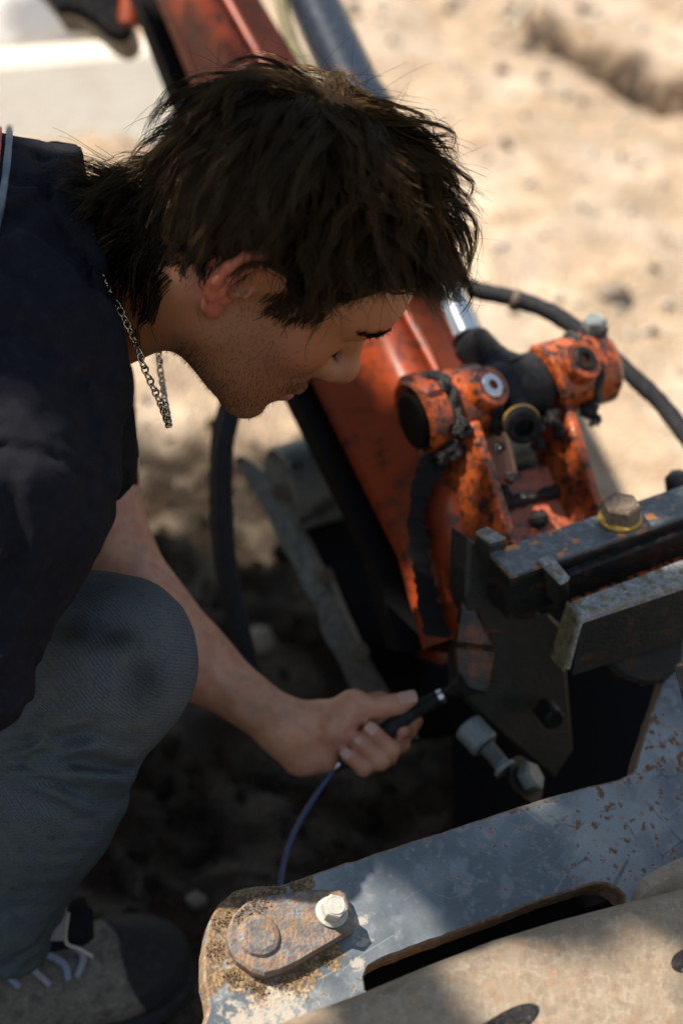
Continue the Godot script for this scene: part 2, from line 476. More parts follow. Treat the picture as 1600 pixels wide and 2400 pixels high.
	M.brown = mat("sandy rusted steel", paint(S, lin(0.27, 0.205, 0.14, 0.8), [[n5, 0.48, 0.68, lin(0.36, 0.30, 0.22, 0.85), 0.8], [n2, 0.5, 0.8, lin(0.19, 0.135, 0.085, 0.75), 0.6], [n6, 0.58, 0.78, lin(0.27, 0.14, 0.06, 0.8), 0.45], [n5, 0.62, 0.72, lin(0.13, 0.085, 0.05, 0.7), 0.5], [n3, 0.7, 0.85, lin(0.42, 0.37, 0.31, 0.9), 0.6], [n4, 0.3, 0.15, lin(0.09, 0.06, 0.04, 0.8), 0.7]]), 5.0, n2, S, 0.12)
	M.edge = mat("rusty worn edge", paint(S, lin(0.20, 0.125, 0.065, 0.85), [[n2, 0.5, 0.7, lin(0.40, 0.30, 0.19, 0.85), 0.8], [n3, 0.55, 0.75, lin(0.13, 0.055, 0.025, 0.85), 0.8], [n6, 0.6, 0.7, lin(0.12, 0.15, 0.18, 0.5), 0.7]]), 7.0, n3, S, 0.12)
	M.zinc = mat("dull zinc", paint(S, lin(0.19, 0.22, 0.22, 0.5), [[n2, 0.5, 0.75, lin(0.28, 0.31, 0.30, 0.45), 0.8], [n3, 0.4, 0.2, lin(0.14, 0.15, 0.14, 0.6), 0.7]]), 14.0, n4, S, 0.03)
	M.zinc.metallic = 0.35
	M.bolt = mat("dusty zinc bolt", paint(S, lin(0.42, 0.40, 0.35, 0.55), [[n2, 0.5, 0.75, lin(0.55, 0.53, 0.47, 0.6), 0.8], [n3, 0.4, 0.2, lin(0.26, 0.23, 0.18, 0.7), 0.6]]), 16.0, n4, S, 0.03)
	M.rust_bolt = mat("brown rusty bolt", paint(S, lin(0.15, 0.105, 0.065, 0.75), [[n3, 0.5, 0.75, lin(0.24, 0.19, 0.14, 0.8), 0.8], [n2, 0.42, 0.25, lin(0.06, 0.035, 0.02, 0.7), 0.8]]), 16.0, n3, S, 0.1)
	M.drum = mat("grey green drum paint", paint(S, lin(0.12, 0.14, 0.125, 0.45), [[n2, 0.5, 0.75, lin(0.16, 0.18, 0.155, 0.5), 0.7], [n5, 0.62, 0.69, lin(0.02, 0.02, 0.022, 0.4), 0.9]]), 4.0, n3, S, 0.04)
	M.blade = mat("worn grey green blade", paint(S, lin(0.085, 0.09, 0.068, 0.5), [[n2, 0.5, 0.75, lin(0.15, 0.155, 0.115, 0.55), 0.7], [n6, 0.55, 0.68, lin(0.035, 0.04, 0.05, 0.4), 0.85], [n4, 0.75, 0.86, lin(0.3, 0.2, 0.13, 0.7), 0.6]]), 5.0, n2, S, 0.2)
	M.concrete = mat("pale concrete", paint(S, lin(0.70, 0.65, 0.56, 0.9), [[n1, 0.5, 0.75, lin(0.60, 0.54, 0.45, 0.9), 0.6], [n3, 0.45, 0.25, lin(0.50, 0.44, 0.36, 0.9), 0.6]]), 2.0, n3, S, 0.2)
	M.stone = mat("dusty brown stone", paint(S, lin(0.24, 0.19, 0.14, 0.9), [[n2, 0.5, 0.75, lin(0.34, 0.28, 0.21, 0.9), 0.7], [n3, 0.45, 0.25, lin(0.10, 0.075, 0.05, 0.9), 0.8]]), 12.0, n3, S, 0.15)
	M.chrome = plain("chrome rod", Color(0.62, 0.63, 0.60), 0.16, 1.0)
	M.nickel = plain("nickel fitting", Color(0.55, 0.55, 0.55), 0.25, 1.0)
	M.blue_barrel = mat("blue black barrel paint", paint(S, lin(0.010, 0.015, 0.026, 0.25), [[n2, 0.55, 0.75, lin(0.016, 0.022, 0.032, 0.35), 0.7]]), 4.0)
	M.blue_hose = plain("blue hose", Color(0.035, 0.055, 0.12), 0.35)
	M.lace = plain("grey blue lace", Color(0.20, 0.24, 0.34), 0.85)
	M.chain = plain("silver chain", Color(0.62, 0.58, 0.48), 0.22, 1.0)
	M.white_cloth = plain("white sack cloth", Color(0.78, 0.78, 0.78), 0.85)
	M.label_grey = plain("pale grey woven label", Color(0.26, 0.255, 0.29), 0.85)
	M.piping = plain("grey blue reflective piping", Color(0.10, 0.14, 0.17), 0.6)
	M.piping_red = plain("red piping", Color(0.45, 0.06, 0.05), 0.7)
	M.nail = plain("fingernail", Color(0.46, 0.27, 0.205), 0.40)
	M.lash = plain("dark brow hair", Color(0.012, 0.008, 0.006), 0.5)
	M.leaf = plain("green leaf", Color(0.06, 0.10, 0.03), 0.6)
	M.bark = plain("brown bark", Color(0.09, 0.065, 0.045), 0.95)
	M.wood = plain("bleached stick", Color(0.42, 0.36, 0.28), 0.9)
	M.yellow = plain("yellow chromate washer", Color(0.42, 0.26, 0.05), 0.45, 0.3)
	for k in ["sand", "clod", "cotton", "denim", "suede", "rubber", "black", "void_black"]: M[k].metallic_specular = 0.2
	M.eye = plain("eye", Color(0.5, 0.47, 0.44), 0.2)
# ---------------------------------------------------------------- the head, in its own axes: x forwards, y up, z to his right (towards the camera)
var HB: Basis
var HO: Vector3
func head_pose() -> void:
	var f := RT * 0.700 - UP * 0.596 + FW * 0.394
	var u := RT * 0.713 + UP * 0.547 - FW * 0.440
	f = f.normalized()
	u = (u - f * u.dot(f)).normalized()
	HB = Basis(f, u, f.cross(u))
	HO = eye + RT * -0.0641 + UP * 0.1986 + FW * 1.355
func hw(p: Vector3) -> Vector3: return HO + HB * p
func hl(p: Vector3) -> Vector3: return HB.transposed() * (p - HO)

const EAR := Vector3(-0.012, 0.002, 0.0705)
var EX := Vector3(0.90, 0.12, -0.42).normalized()
var EYY := Vector3(-0.16, 0.985, 0.06)
var EZ := Vector3.BACK
var helix: Array[Vector3] = []
var anti: Array[Vector3] = []
func ear_init() -> void:
	EYY = (EYY - EX * EYY.dot(EX)).normalized()
	EZ = EX.cross(EYY).normalized()
	for q in [[0.006, 0.005, 0.001], [0.011, 0.018, 0.002], [0.006, 0.030, 0.004], [-0.006, 0.034, 0.005], [-0.017, 0.029, 0.006], [-0.023, 0.016, 0.007], [-0.0225, 0.000, 0.007], [-0.017, -0.014, 0.006], [-0.0095, -0.026, 0.004], [-0.003, -0.031, 0.002]]:
		helix.append(Vector3(q[0], q[1], q[2]))
	for q in [[0.001, 0.022, 0.003], [-0.008, 0.018, 0.005], [-0.0125, 0.006, 0.006], [-0.011, -0.007, 0.006], [-0.006, -0.0145, 0.005]]:
		anti.append(Vector3(q[0], q[1], q[2]))
func ear_sdf(z: Vector3) -> float:
	var w := z - EAR
	var p := Vector3(w.dot(EX), w.dot(EYY), w.dot(EZ))
	var d := el(p, Vector3(-0.007, 0.002, -0.001), Vector3(0.017, 0.030, 0.0042))
	for k in helix.size() - 1: d = smin(d, cap(p, helix[k], helix[k + 1], 0.0037, 0.0037), 0.004)
	for k in anti.size() - 1: d = smin(d, cap(p, anti[k], anti[k + 1], 0.0032, 0.0032), 0.004)
	d = smin(d, el(p, Vector3(-0.003, -0.027, 0.002), Vector3(0.0085, 0.009, 0.0048)), 0.005)
	d = smin(d, el(p, Vector3(0.0085, -0.003, 0.003), Vector3(0.0042, 0.0065, 0.0045)), 0.004)
	d = smin(d, el(p, Vector3(-0.003, -0.014, 0.004), Vector3(0.005, 0.0042, 0.0042)), 0.004)
	d = smax(d, -el(p, Vector3(0.0005, 0.0015, 0.003), Vector3(0.0092, 0.0115, 0.0115)), 0.003)
	return d
var NECK_A := Vector3.ZERO
var NECK_B := Vector3.ZERO
func head_sdf(p: Vector3) -> float:
	var q := HB.transposed() * (p - HO)
	var z := Vector3(q.x, q.y, absf(q.z))
	var d := el(z, Vector3(0.003, 0.045, 0), Vector3(0.0985, 0.087, 0.0745))
	if d > 0.15: return d - 0.05
	d = smin(d, el(z, Vector3(0.070, 0.040, 0.0), Vector3(0.036, 0.030, 0.056)), 0.03)
	d = smin(d, el(z, Vector3(0.046, -0.022, 0.0), Vector3(0.052, 0.060, 0.056)), 0.03)
	d = smin(d, el(z, Vector3(0.056, -0.016, 0.036), Vector3(0.030, 0.022, 0.024)), 0.02)
	d = smin(d, el(z, Vector3(0.066, -0.056, 0), Vector3(0.0375, 0.032, 0.036)), 0.022)
	d = smin(d, cap(z, Vector3(0.006, -0.050, 0.045), Vector3(0.074, -0.093, 0.014), 0.020, 0.017), 0.03)
	d = smin(d, el(z, Vector3(0.034, -0.052, 0), Vector3(0.050, 0.044, 0.048)), 0.03)
	d = smin(d, el(z, Vector3(0.083, -0.099, 0), Vector3(0.0175, 0.0155, 0.021)), 0.016)
	# brow ridge, eye socket, lids
	d = smin(d, cap(z, Vector3(0.0985, 0.030, 0.008), Vector3(0.080, 0.031, 0.046), 0.0105, 0.008), 0.014)
	d = smax(d, -el(z, Vector3(0.104, 0.008, 0.031), Vector3(0.022, 0.0125, 0.019)), 0.014)
	d = smin(d, el(z, Vector3(0.0745, 0.006, 0.0305), Vector3(0.0160, 0.0140, 0.0195)), 0.010)
	# nose
	d = smin(d, cap(z, Vector3(0.094, 0.016, 0), Vector3(0.1165, -0.018, 0), 0.0085, 0.0095), 0.013)
	d = smin(d, el(z, Vector3(0.1175, -0.026, 0), Vector3(0.0140, 0.0125, 0.0125)), 0.009)
	d = smin(d, el(z, Vector3(0.1055, -0.031, 0.0115), Vector3(0.0125, 0.0095, 0.0075)), 0.007)
	d = smin(d, cap(z, Vector3(0.116, -0.034, 0), Vector3(0.103, -0.042, 0), 0.0055, 0.0065), 0.006)
	d = smax(d, -el(z, Vector3(0.110, -0.042, 0.0065), Vector3(0.006, 0.005, 0.0036)), 0.003)
	# lips
	d = smin(d, el(z, Vector3(0.0985, -0.0575, 0), Vector3(0.0125, 0.0075, 0.022)), 0.007)
	d = smin(d, el(z, Vector3(0.0965, -0.0705, 0), Vector3(0.0125, 0.0075, 0.0195)), 0.007)
	d = smax(d, -el(z, Vector3(0.106, -0.0640, 0), Vector3(0.014, 0.0013, 0.026)), 0.0035)
	d = smax(d, -el(z, Vector3(0.103, -0.0835, 0), Vector3(0.010, 0.005, 0.02)), 0.010)
	# neck
	var nk := cap(p, NECK_A, NECK_B, 0.056, 0.066)
	d = smin(d, nk, 0.035)
	d = smin(d, cap(z, Vector3(-0.035, -0.035, 0.052), hl(NECK_B).lerp(Vector3(0.05, -0.14, 0.0), 0.3) + Vector3(0, 0, 0.03), 0.014, 0.012), 0.03)
	if z.z > 0.045 and z.distance_squared_to(EAR) < 0.0036: d = smin(d, ear_sdf(z), 0.005)
	return d

func skin_color(q: Vector3) -> Color:
	var b := Vector3(0.38, 0.160, 0.070)
	var z := Vector3(q.x, q.y, absf(q.z))
	var w := 0.0
	w = 1.0 - ss(0.016, 0.042, z.distance_to(Vector3(0.062, -0.02, 0.050)))
	b = b.lerp(Vector3(0.38, 0.125, 0.066), w * 0.55)
	w = 1.0 - ss(0.008, 0.026, z.distance_to(Vector3(0.119, -0.027, 0.0)))
	b = b.lerp(Vector3(0.40, 0.155, 0.088), w * 0.7)
	w = 1.0 - ss(0.026, 0.042, z.distance_to(EAR + Vector3(-0.006, 0.004, 0.006)))
	b = b.lerp(Vector3(0.46, 0.125, 0.075), w * 0.85 * ss(0.069, 0.078, z.z + maxf(0.0, -z.x - 0.01) * 0.5))
	w = 1.0 - ss(0.010, 0.020, Vector3(z.x, z.y, z.z * 0.55).distance_to(Vector3(0.107, -0.064, 0.004)))
	b = b.lerp(Vector3(0.36, 0.125, 0.085), w * 0.75)
	# stubble shade: jaw, chin, upper lip
	w = ss(0.02, -0.045, z.y + (z.x - 0.03) * 0.22) * ss(-0.02, 0.012, z.x) * ss(-0.128, -0.11, z.y) * (1.0 - ss(0.0, 0.03, 0.02 - absf(z.y + 0.064)) * 0.3)
	b = b.lerp(Vector3(0.20, 0.100, 0.050), w * 0.55)
	w = 1.0 - ss(0.006, 0.018, Vector3(z.x * 0.6 + 0.04, z.y, z.z * 0.5).distance_to(Vector3(0.103, -0.049, 0.006)))
	b = b.lerp(Vector3(0.16, 0.08, 0.05), w * 0.5)
	return Color(b.x, b.y, b.z)
# ---------------------------------------------------------------- hair
const SK := Vector3(0.003, 0.047, 0.0)
const SR := Vector3(0.0985, 0.087, 0.0745)
func hairline(x: float, z: float) -> float:
	# lowest height above the ear axis at which hair grows, along the side of the head
	var px := [-0.11, -0.085, -0.06, -0.042, -0.028, -0.010, 0.010, 0.017, 0.034, 0.046, 0.060, 0.074, 0.088, 0.11]
	var py := [-0.055, -0.060, -0.062, -0.045, 0.020, 0.036, 0.030, -0.002, -0.002, 0.030, 0.046, 0.066, 0.078, 0.080]
	for k in px.size() - 1:
		if x < px[k + 1]: return lerpf(py[k], py[k + 1], clampf((x - px[k]) / (px[k + 1] - px[k]), 0.0, 1.0))
	return 0.08
func strand_set(mb: MB, pts: PackedVector3Array, r0: float, r1: float, colr: Color, tipc: Color) -> void:
	var N := pts.size()
	var b := mb.v.size()
	var x := Vector3.ZERO
	for k in N:
		var tg := (pts[mini(k + 1, N - 1)] - pts[maxi(k - 1, 0)])
		tg = tg.normalized() if tg.length_squared() > 1e-14 else Vector3.UP
		x = frame(tg)[0] if x == Vector3.ZERO else (x - tg * x.dot(tg)).normalized()
		var y := tg.cross(x)
		var f := float(k) / (N - 1)
		var r := lerpf(r0, r1, f * f)
		var c := colr.lerp(tipc, f)
		for s in 3:
			var rad := x * cos(TAU * s / 3.0) + y * sin(TAU * s / 3.0)
			mb.v.append(pts[k] + rad * r); mb.n.append(rad); mb.t.append(Vector2.ZERO); mb.c.append(c)
	for k in N - 1:
		for s in 3:
			var a := b + k * 3 + s
			var a2 := b + k * 3 + (s + 1) % 3
			mb.i.append(a); mb.i.append(a2); mb.i.append(a2 + 3)
			mb.i.append(a); mb.i.append(a2 + 3); mb.i.append(a + 3)
func build_hair(person: Node3D) -> void:
	rng.seed = 4711
	var G := HB.transposed() * Vector3.DOWN
	var noise := FastNoiseLite.new()
	noise.seed = 5; noise.frequency = 22.0; noise.fractal_octaves = 2
	var cap_mb := MB.new()
	# dark undercoat over the scalp
	var f := func(p: Vector3) -> float:
		var q := HB.transposed() * (p - HO)
		var hh := hairline(q.x, absf(q.z))
		var th := 0.006 * ss(-0.002, 0.020, q.y - hh) * ss(-0.01, 0.03, q.y + absf(q.x - 0.02) - 0.03 if q.x > -0.01 else 0.05)
		return el(q, SK, SR) - th + 0.006 * (1.0 - ss(-0.012, 0.0, q.y - hh))
	nets(f, [[hw(SK), hw(SK + Vector3(0, 0.2, 0))]], 0.004, cap_mb, func(_p, _n): return Color(0.012, 0.008, 0.0055))
	var hair := obj("hair", cap_mb, M.scalp, person)
	hair.set_meta("label", "tousled wavy dark brown hair")
	var W := Vector3(-0.050, 0.128, -0.005)
	var mb := MB.new()
	var tries := 0
	var locks := 0
	while locks < 960 and tries < 20000:
		tries += 1
		var dirn := Vector3(rng.randfn(), rng.randfn(), rng.randfn()).normalized()
		var root := SK + dirn * SR
		var low := locks >= 760
		if low:
			# the nape below the skull: drop a point onto the skin there
			root = Vector3(rng.randf_range(-0.085, -0.028), rng.randf_range(-0.062, -0.005), rng.randf_range(-0.012, 0.062))
			for it in 5:
				var rw := hw(root)
				var r0 := head_sdf(rw)
				root -= Vector3(head_sdf(rw + HB.x * 0.002) - r0, head_sdf(rw + HB.y * 0.002) - r0, head_sdf(rw + HB.z * 0.002) - r0).normalized() * r0 * 0.8
			if root.z > 0.045 and root.x > -0.038: continue
			if root.x > -0.02: continue
			dirn = ((root - SK) / SR).normalized()
		if not low and locks % 9 == 0:
			dirn = ((W + Vector3(rng.randfn(), rng.randfn(), rng.randfn()) * 0.022 - SK) / SR).normalized()
			root = SK + dirn * SR
		if root.z < -0.05 and root.y < 0.03: continue
		if root.y < hairline(root.x, absf(root.z)) + 0.001: continue
		if root.z < 0.0 and rng.randf() < 0.35: continue
		locks += 1
		var n := (dirn / SR).normalized()
		var top := ss(0.05, 0.10, root.y)
		var front := ss(0.045, 0.085, root.x)
		var nape := ss(-0.03, -0.075, root.x) * ss(0.06, 0.0, root.y)
		if low: nape = 1.0
		var side := (1.0 - top) * ss(0.03, 0.06, absf(root.z)) * (1.0 - nape)
		var burn := ss(0.040, 0.024, root.y) * ss(0.0, 0.012, root.x) * ss(0.05, 0.04, root.x)
		var hh := root.y - hairline(root.x, absf(root.z))
		var nearn := ss(0.020, 0.040, root.z)
		var back := ss(-0.02, -0.07, root.x) * (1.0 - nape)
		var L := lerpf(0.080, 0.115, top)
		L = lerpf(L, 0.062, side)
		L = lerpf(L, 0.090, front)
		L = lerpf(L, lerpf(0.092, 0.072, nearn), nape)
		if root.x > -0.02: L = minf(L, 0.030 + hh * 1.0)
		L = lerpf(L, 0.016, burn)
		L *= rng.randf_range(0.75, 1.15)
		var lay := lerpf(0.010, 0.036, top) * rng.randf_range(0.25, 1.15)
		lay = lerpf(lay, 0.018 * rng.randf_range(0.3, 1.2), side)
		lay = lerpf(lay, rng.randf_range(0.012, 0.056), front)
		lay = lerpf(lay, rng.randf_range(0.010, 0.046), back)
		lay = lerpf(lay, rng.randf_range(0.008, 0.040) * (1.0 - 0.6 * nearn), nape)
		if root.z < 0.0: lay *= 1.0 - 0.55 * maxf(nape, back) * ss(0.0, -0.03, root.z)
		if root.x > 0.0: lay = minf(lay, 0.005 + maxf(hh, 0.0) * 0.75 + 0.02 * ss(0.03, 0.0, absf(root.z)))
		lay = lerpf(lay, 0.003, burn)
		var away := (root - W)
		away = (away - n * away.dot(n)).normalized()
		var swirl := n.cross(away)
		var part := (away + swirl * 0.35 * (1.0 - nape)).normalized()
		# top and front fall towards his right, over the ear
		part = (part + Vector3(0.15, 0, 0.45) * top * (1.0 - nape) + Vector3(0.35, -0.1, 0.1) * front).normalized()
		part = part.lerp(Vector3(-0.68, -0.68, 0.0).lerp(Vector3(-0.38, -0.90, 0.08), ss(0.0, 0.022, root.z)).lerp(Vector3(0.05, -0.98, 0.12), ss(0.022, 0.052, root.z)).normalized(), nape * 0.95)
		part = (part + Vector3(-0.22, -0.62, 0.12) * back).normalized()
		part = part.lerp(Vector3(-0.22, -0.97, 0.0), burn).normalized()
		if nape < 0.5: part = (part - n * part.dot(n)).normalized()
		var d := (n * (0.75 + 0.3 * top + 0.5 * front - 0.3 * nape) + part * 0.8).normalized()
		var K := 11
		var step := L / (K - 1)
		var g := PackedVector3Array()
		var p := root - n * 0.002
		var ph := rng.randf() * TAU
		var amp := rng.randf_range(0.25, 0.78)
		amp *= (1.0 - 0.9 * burn) * (1.0 - 0.6 * maxf(nape, back))
		var fq := rng.randf_range(0.45, 0.85)
		var rv := Vector3(rng.randfn(), rng.randfn(), rng.randfn()) * 0.25
		for k in K:
			g.append(p)
			var nn := ((p - SK) / (SR * SR)).normalized()
			var tl := p - W
			tl = (tl - nn * tl.dot(nn)).normalized()
			tl = (tl * 0.5 * (1.0 - nape) + part * (0.8 + 0.4 * nape)).normalized()
			var hgt := el(p, SK, SR)
			var s := float(k) / (K - 1)
			var want := lay * (sin(clampf(s * 2.2, 0.0, PI * 0.5)) - (1.0 - nape) * 0.65 * ss(0.5, 1.0, s)) - hgt
			d = (d * 0.72 + tl * 0.30 + G * (0.08 + 0.13 * s) * (1.0 - nape * (0.9 - 0.5 * nearn)) * (1.0 - 0.35 * front) + nn * clampf(want * 26.0, -0.35, 0.45) + rv * 0.12).normalized()
			var wv := nn.cross(d).normalized()
			d = (d + wv * sin(k * fq + ph) * amp + nn * cos(k * fq * 0.8 + ph) * amp * 0.35 * s).normalized()
			p += d * step
			var dd := el(p, SK, SR)
			if dd < 0.004: p += ((p - SK) / (SR * SR)).normalized() * (0.004 - dd)
			if k > 2 and p.x > -0.01 and burn < 0.3 and p.y < hairline(p.x, absf(p.z)) - 0.004 + dd * 0.5 * ss(0.03, 0.055, p.z):
				break
		if g.size() < 5: continue
		K = g.size()
		var tone := rng.randf()
		var lc := Color(0.20, 0.118, 0.053).lerp(Color(0.72, 0.47, 0.23), tone * tone)
		var cnt := int(rng.randf_range(20, 34) * (0.5 if burn > 0.5 else 1.0))
		var fr := frame(n)
		for c in cnt:
			var a := rng.randf() * TAU
			var rr := sqrt(rng.randf()) * 0.0068
			var off: Vector3 = fr[0] * cos(a) * rr + fr[1] * sin(a) * rr
			var fly := rng.randf() < 0.15
			var conv := rng.randf_range(0.6, 1.0) if fly or burn > 0.4 else rng.randf_range(0.14, 0.42)
			var cut := rng.randf_range(0.58, 1.0)
			var jit := Vector3(rng.randfn(), rng.randfn(), rng.randfn()) * (0.005 if fly else 0.0008)
			var cr := cos(rng.randf_range(-0.2, 0.2))
			var pts := PackedVector3Array()
			for k in K:
				var s := float(k) / (K - 1) * cut
				var e := s * (K - 1)
				var k0 := mini(int(e), K - 2)
				var gp := g[k0].lerp(g[k0 + 1], e - k0)
				var spread := lerpf(1.0, conv, ss(0.0, 0.85, s)) * (1.0 + 0.5 * sin(s * PI))
				var qq := gp + off * spread * cr + jit * s * (1.0 + s)
				var dq := el(qq, SK, SR)
				if dq < 0.001 and k > 0: qq += ((qq - SK) / (SR * SR)).normalized() * (0.001 - dq)
				pts.append(HO + HB * qq)
			var t2 := clampf(tone + rng.randf_range(-0.2, 0.2), 0.0, 1.0)
			var hc := lc * rng.randf_range(0.7, 1.35)
			strand_set(mb, pts, 0.00034, 0.00010, hc, hc.lerp(Color(0.70, 0.47, 0.24), 0.15 + 0.45 * t2))
	# stray single hairs
	for c in 190:
		var dirn := Vector3(rng.randfn(), absf(rng.randfn()) + 0.15, rng.randfn()).normalized()
		var root := SK + dirn * (SR + Vector3.ONE * 0.012)
		if root.y < hairline(root.x, absf(root.z)) + 0.02: continue
		var n := (dirn / SR).normalized()
		var d := (n + Vector3(rng.randfn(), rng.randfn(), rng.randfn()) * 0.5).normalized()
		var bend := Vector3(rng.randfn(), rng.randfn(), rng.randfn()) * 0.35 + (root - W) * 2.0
		var pts := PackedVector3Array()
		var p := root
		for k in 10:
			pts.append(HO + HB * p)
			d = (d + bend * 0.28 + G * 0.12).normalized()
			p += d * rng.randf_range(0.004, 0.0065)
		strand_set(mb, pts, 0.00016, 0.00008, Color(0.03, 0.02, 0.012), Color(0.12, 0.08, 0.045))
	var st := obj("hair_strands", mb, M.hair, hair)
	kind(st, "stuff")
func build_face_hair(person: Node3D, mb0: MB) -> void:
	rng.seed = 99
	var mb := MB.new()
	var stub := 0
	for k in mb0.v.size():
		var q := hl(mb0.v[k])
		if q.z < 0.0 or q.distance_to(Vector3(0.06, -0.06, 0.03)) > 0.085: continue
		var w := ss(0.012, -0.03, q.y + (q.x - 0.03) * 0.25) * ss(-0.012, 0.012, q.x) * ss(-0.125, -0.10, q.y)
		if absf(q.y + 0.064) < 0.012 and q.x > 0.094: w = 0.0
		if q.x > 0.09 and q.y > -0.044: w = 0.0
		var lip: bool = q.x > 0.080 and q.y > -0.056 and q.y < -0.042
		if lip: w = 1.0
		if rng.randf() > w * 0.62: continue
		for r in (2 if lip else 1):
			var n := mb0.n[k]
			var p := mb0.v[k] + (HB * Vector3(rng.randfn(), rng.randfn(), rng.randfn())) * 0.0008
			var d := (n * 0.55 + HB * Vector3(0.25, -0.9, 0.0) * 0.8 + Vector3(rng.randfn(), rng.randfn(), rng.randfn()) * 0.35).normalized()
			var l := rng.randf_range(0.0012, 0.0032) * (1.5 if lip else 1.0)
			strand_set(mb, PackedVector3Array([p - n * 0.0003, p + d * l * 0.5, p + d * l]), 0.00011, 0.00006, Color(0.012, 0.008, 0.005), Color(0.03, 0.02, 0.012))
			stub += 1
	kind(obj("stubble", mb, M.hair, person), "stuff")
	for sgn in [1.0, -1.0]:
		mb = MB.new()
		for k in 280:
			var s := rng.randf()
			var p := Vector3(0.110, 0.0315, 0.015).lerp(Vector3(0.079, 0.0320, 0.059), s) + Vector3(0, 0.004 * sin(s * PI), 0)
			p += Vector3(0.002, rng.randf_range(-0.0034, 0.0034) * (1.0 - 0.55 * s), 0)
			p.z *= sgn
			# drop it onto the skin
			for it in 6:
				var wp := hw(p)
				var dd := head_sdf(wp)
				var nn := Vector3(head_sdf(wp + HB.x * 0.001) - dd, head_sdf(wp + HB.y * 0.001) - dd, head_sdf(wp + HB.z * 0.001) - dd).normalized()
				p -= nn * dd * 0.8
			var d := Vector3(-0.45, 0.30, 0.8 * sgn) + Vector3(rng.randfn(), rng.randfn(), rng.randfn()) * 0.22
			d = d.normalized()
			var out := Vector3(0.8, 0.1, 0.35 * sgn) * 0.22
			var l := rng.randf_range(0.005, 0.009)
			strand_set(mb, PackedVector3Array([hw(p), hw(p + (d + out) * l * 0.5), hw(p + (d * 1.1 + out * 0.6) * l)]), 0.00026, 0.00010, Color(0.010, 0.007, 0.005), Color(0.018, 0.012, 0.008))
		obj("eyebrow", mb, M.hair, person)
		mb = MB.new()
		for k in 30:
			var s := float(k) / 29.0
			var p := Vector3(0.0925, -0.0025, 0.022).lerp(Vector3(0.0825, 0.001, 0.047), s) + Vector3(0.002 * sin(s * PI), -0.002 * sin(s * PI), 0)
			p.z *= sgn
			var d := Vector3(0.75, -0.62, (s - 0.35) * 0.7 * sgn).normalized()
			var l := rng.randf_range(0.007, 0.0115)
			strand_set(mb, PackedVector3Array([hw(p), hw(p + d * l * 0.55), hw(p + (d + Vector3(0.18, 0.2, 0)) * l)]), 0.00018, 0.00006, Color(0.02, 0.013, 0.009), Color(0.03, 0.02, 0.013))
		obj("eyelash", mb, M.hair, person)
# ---------------------------------------------------------------- body, clothes, shoe
var J := {}
func joints() -> void:
	NECK_A = hw(Vector3(-0.030, -0.030, 0.0))
	NECK_B = at(185, 700, 1.46)
	const HD := 1.58
	J.elbow = at(232, 1268, 1.63)
	J.mid = at(470, 1560, 1.605)
	J.wrist = at(672, 1708, HD)
	J.shoulder = at(190, 900, 1.66)
	for q in [["thumb0", 742, 1700, 0.010], ["thumb1", 828, 1657, -0.006], ["thumb2", 890, 1660, -0.010], ["thumb3", 962, 1638, -0.012],
			["thenar", 790, 1705, -0.006], ["hyp0", 706, 1772, 0.006], ["hyp1", 762, 1778, -0.002],
			["little0", 800, 1752, 0.034], ["little1", 872, 1790, 0.014], ["little2", 852, 1799, -0.013], ["little3", 812, 1768, -0.017],
			["ring0", 842, 1712, 0.040], ["ring1", 908, 1772, 0.016], ["ring2", 890, 1783, -0.014], ["ring3", 836, 1736, -0.019],
			["middle0", 872, 1680, 0.044], ["middle1", 935, 1742, 0.018], ["middle2", 914, 1757, -0.013], ["middle3", 868, 1710, -0.020],
			["index0", 890, 1650, 0.046], ["index1", 965, 1690, 0.046], ["index2", 955, 1708, 0.020], ["index3", 941, 1713, -0.004]]:
		J[q[0]] = at(q[1], q[2], HD + q[3])
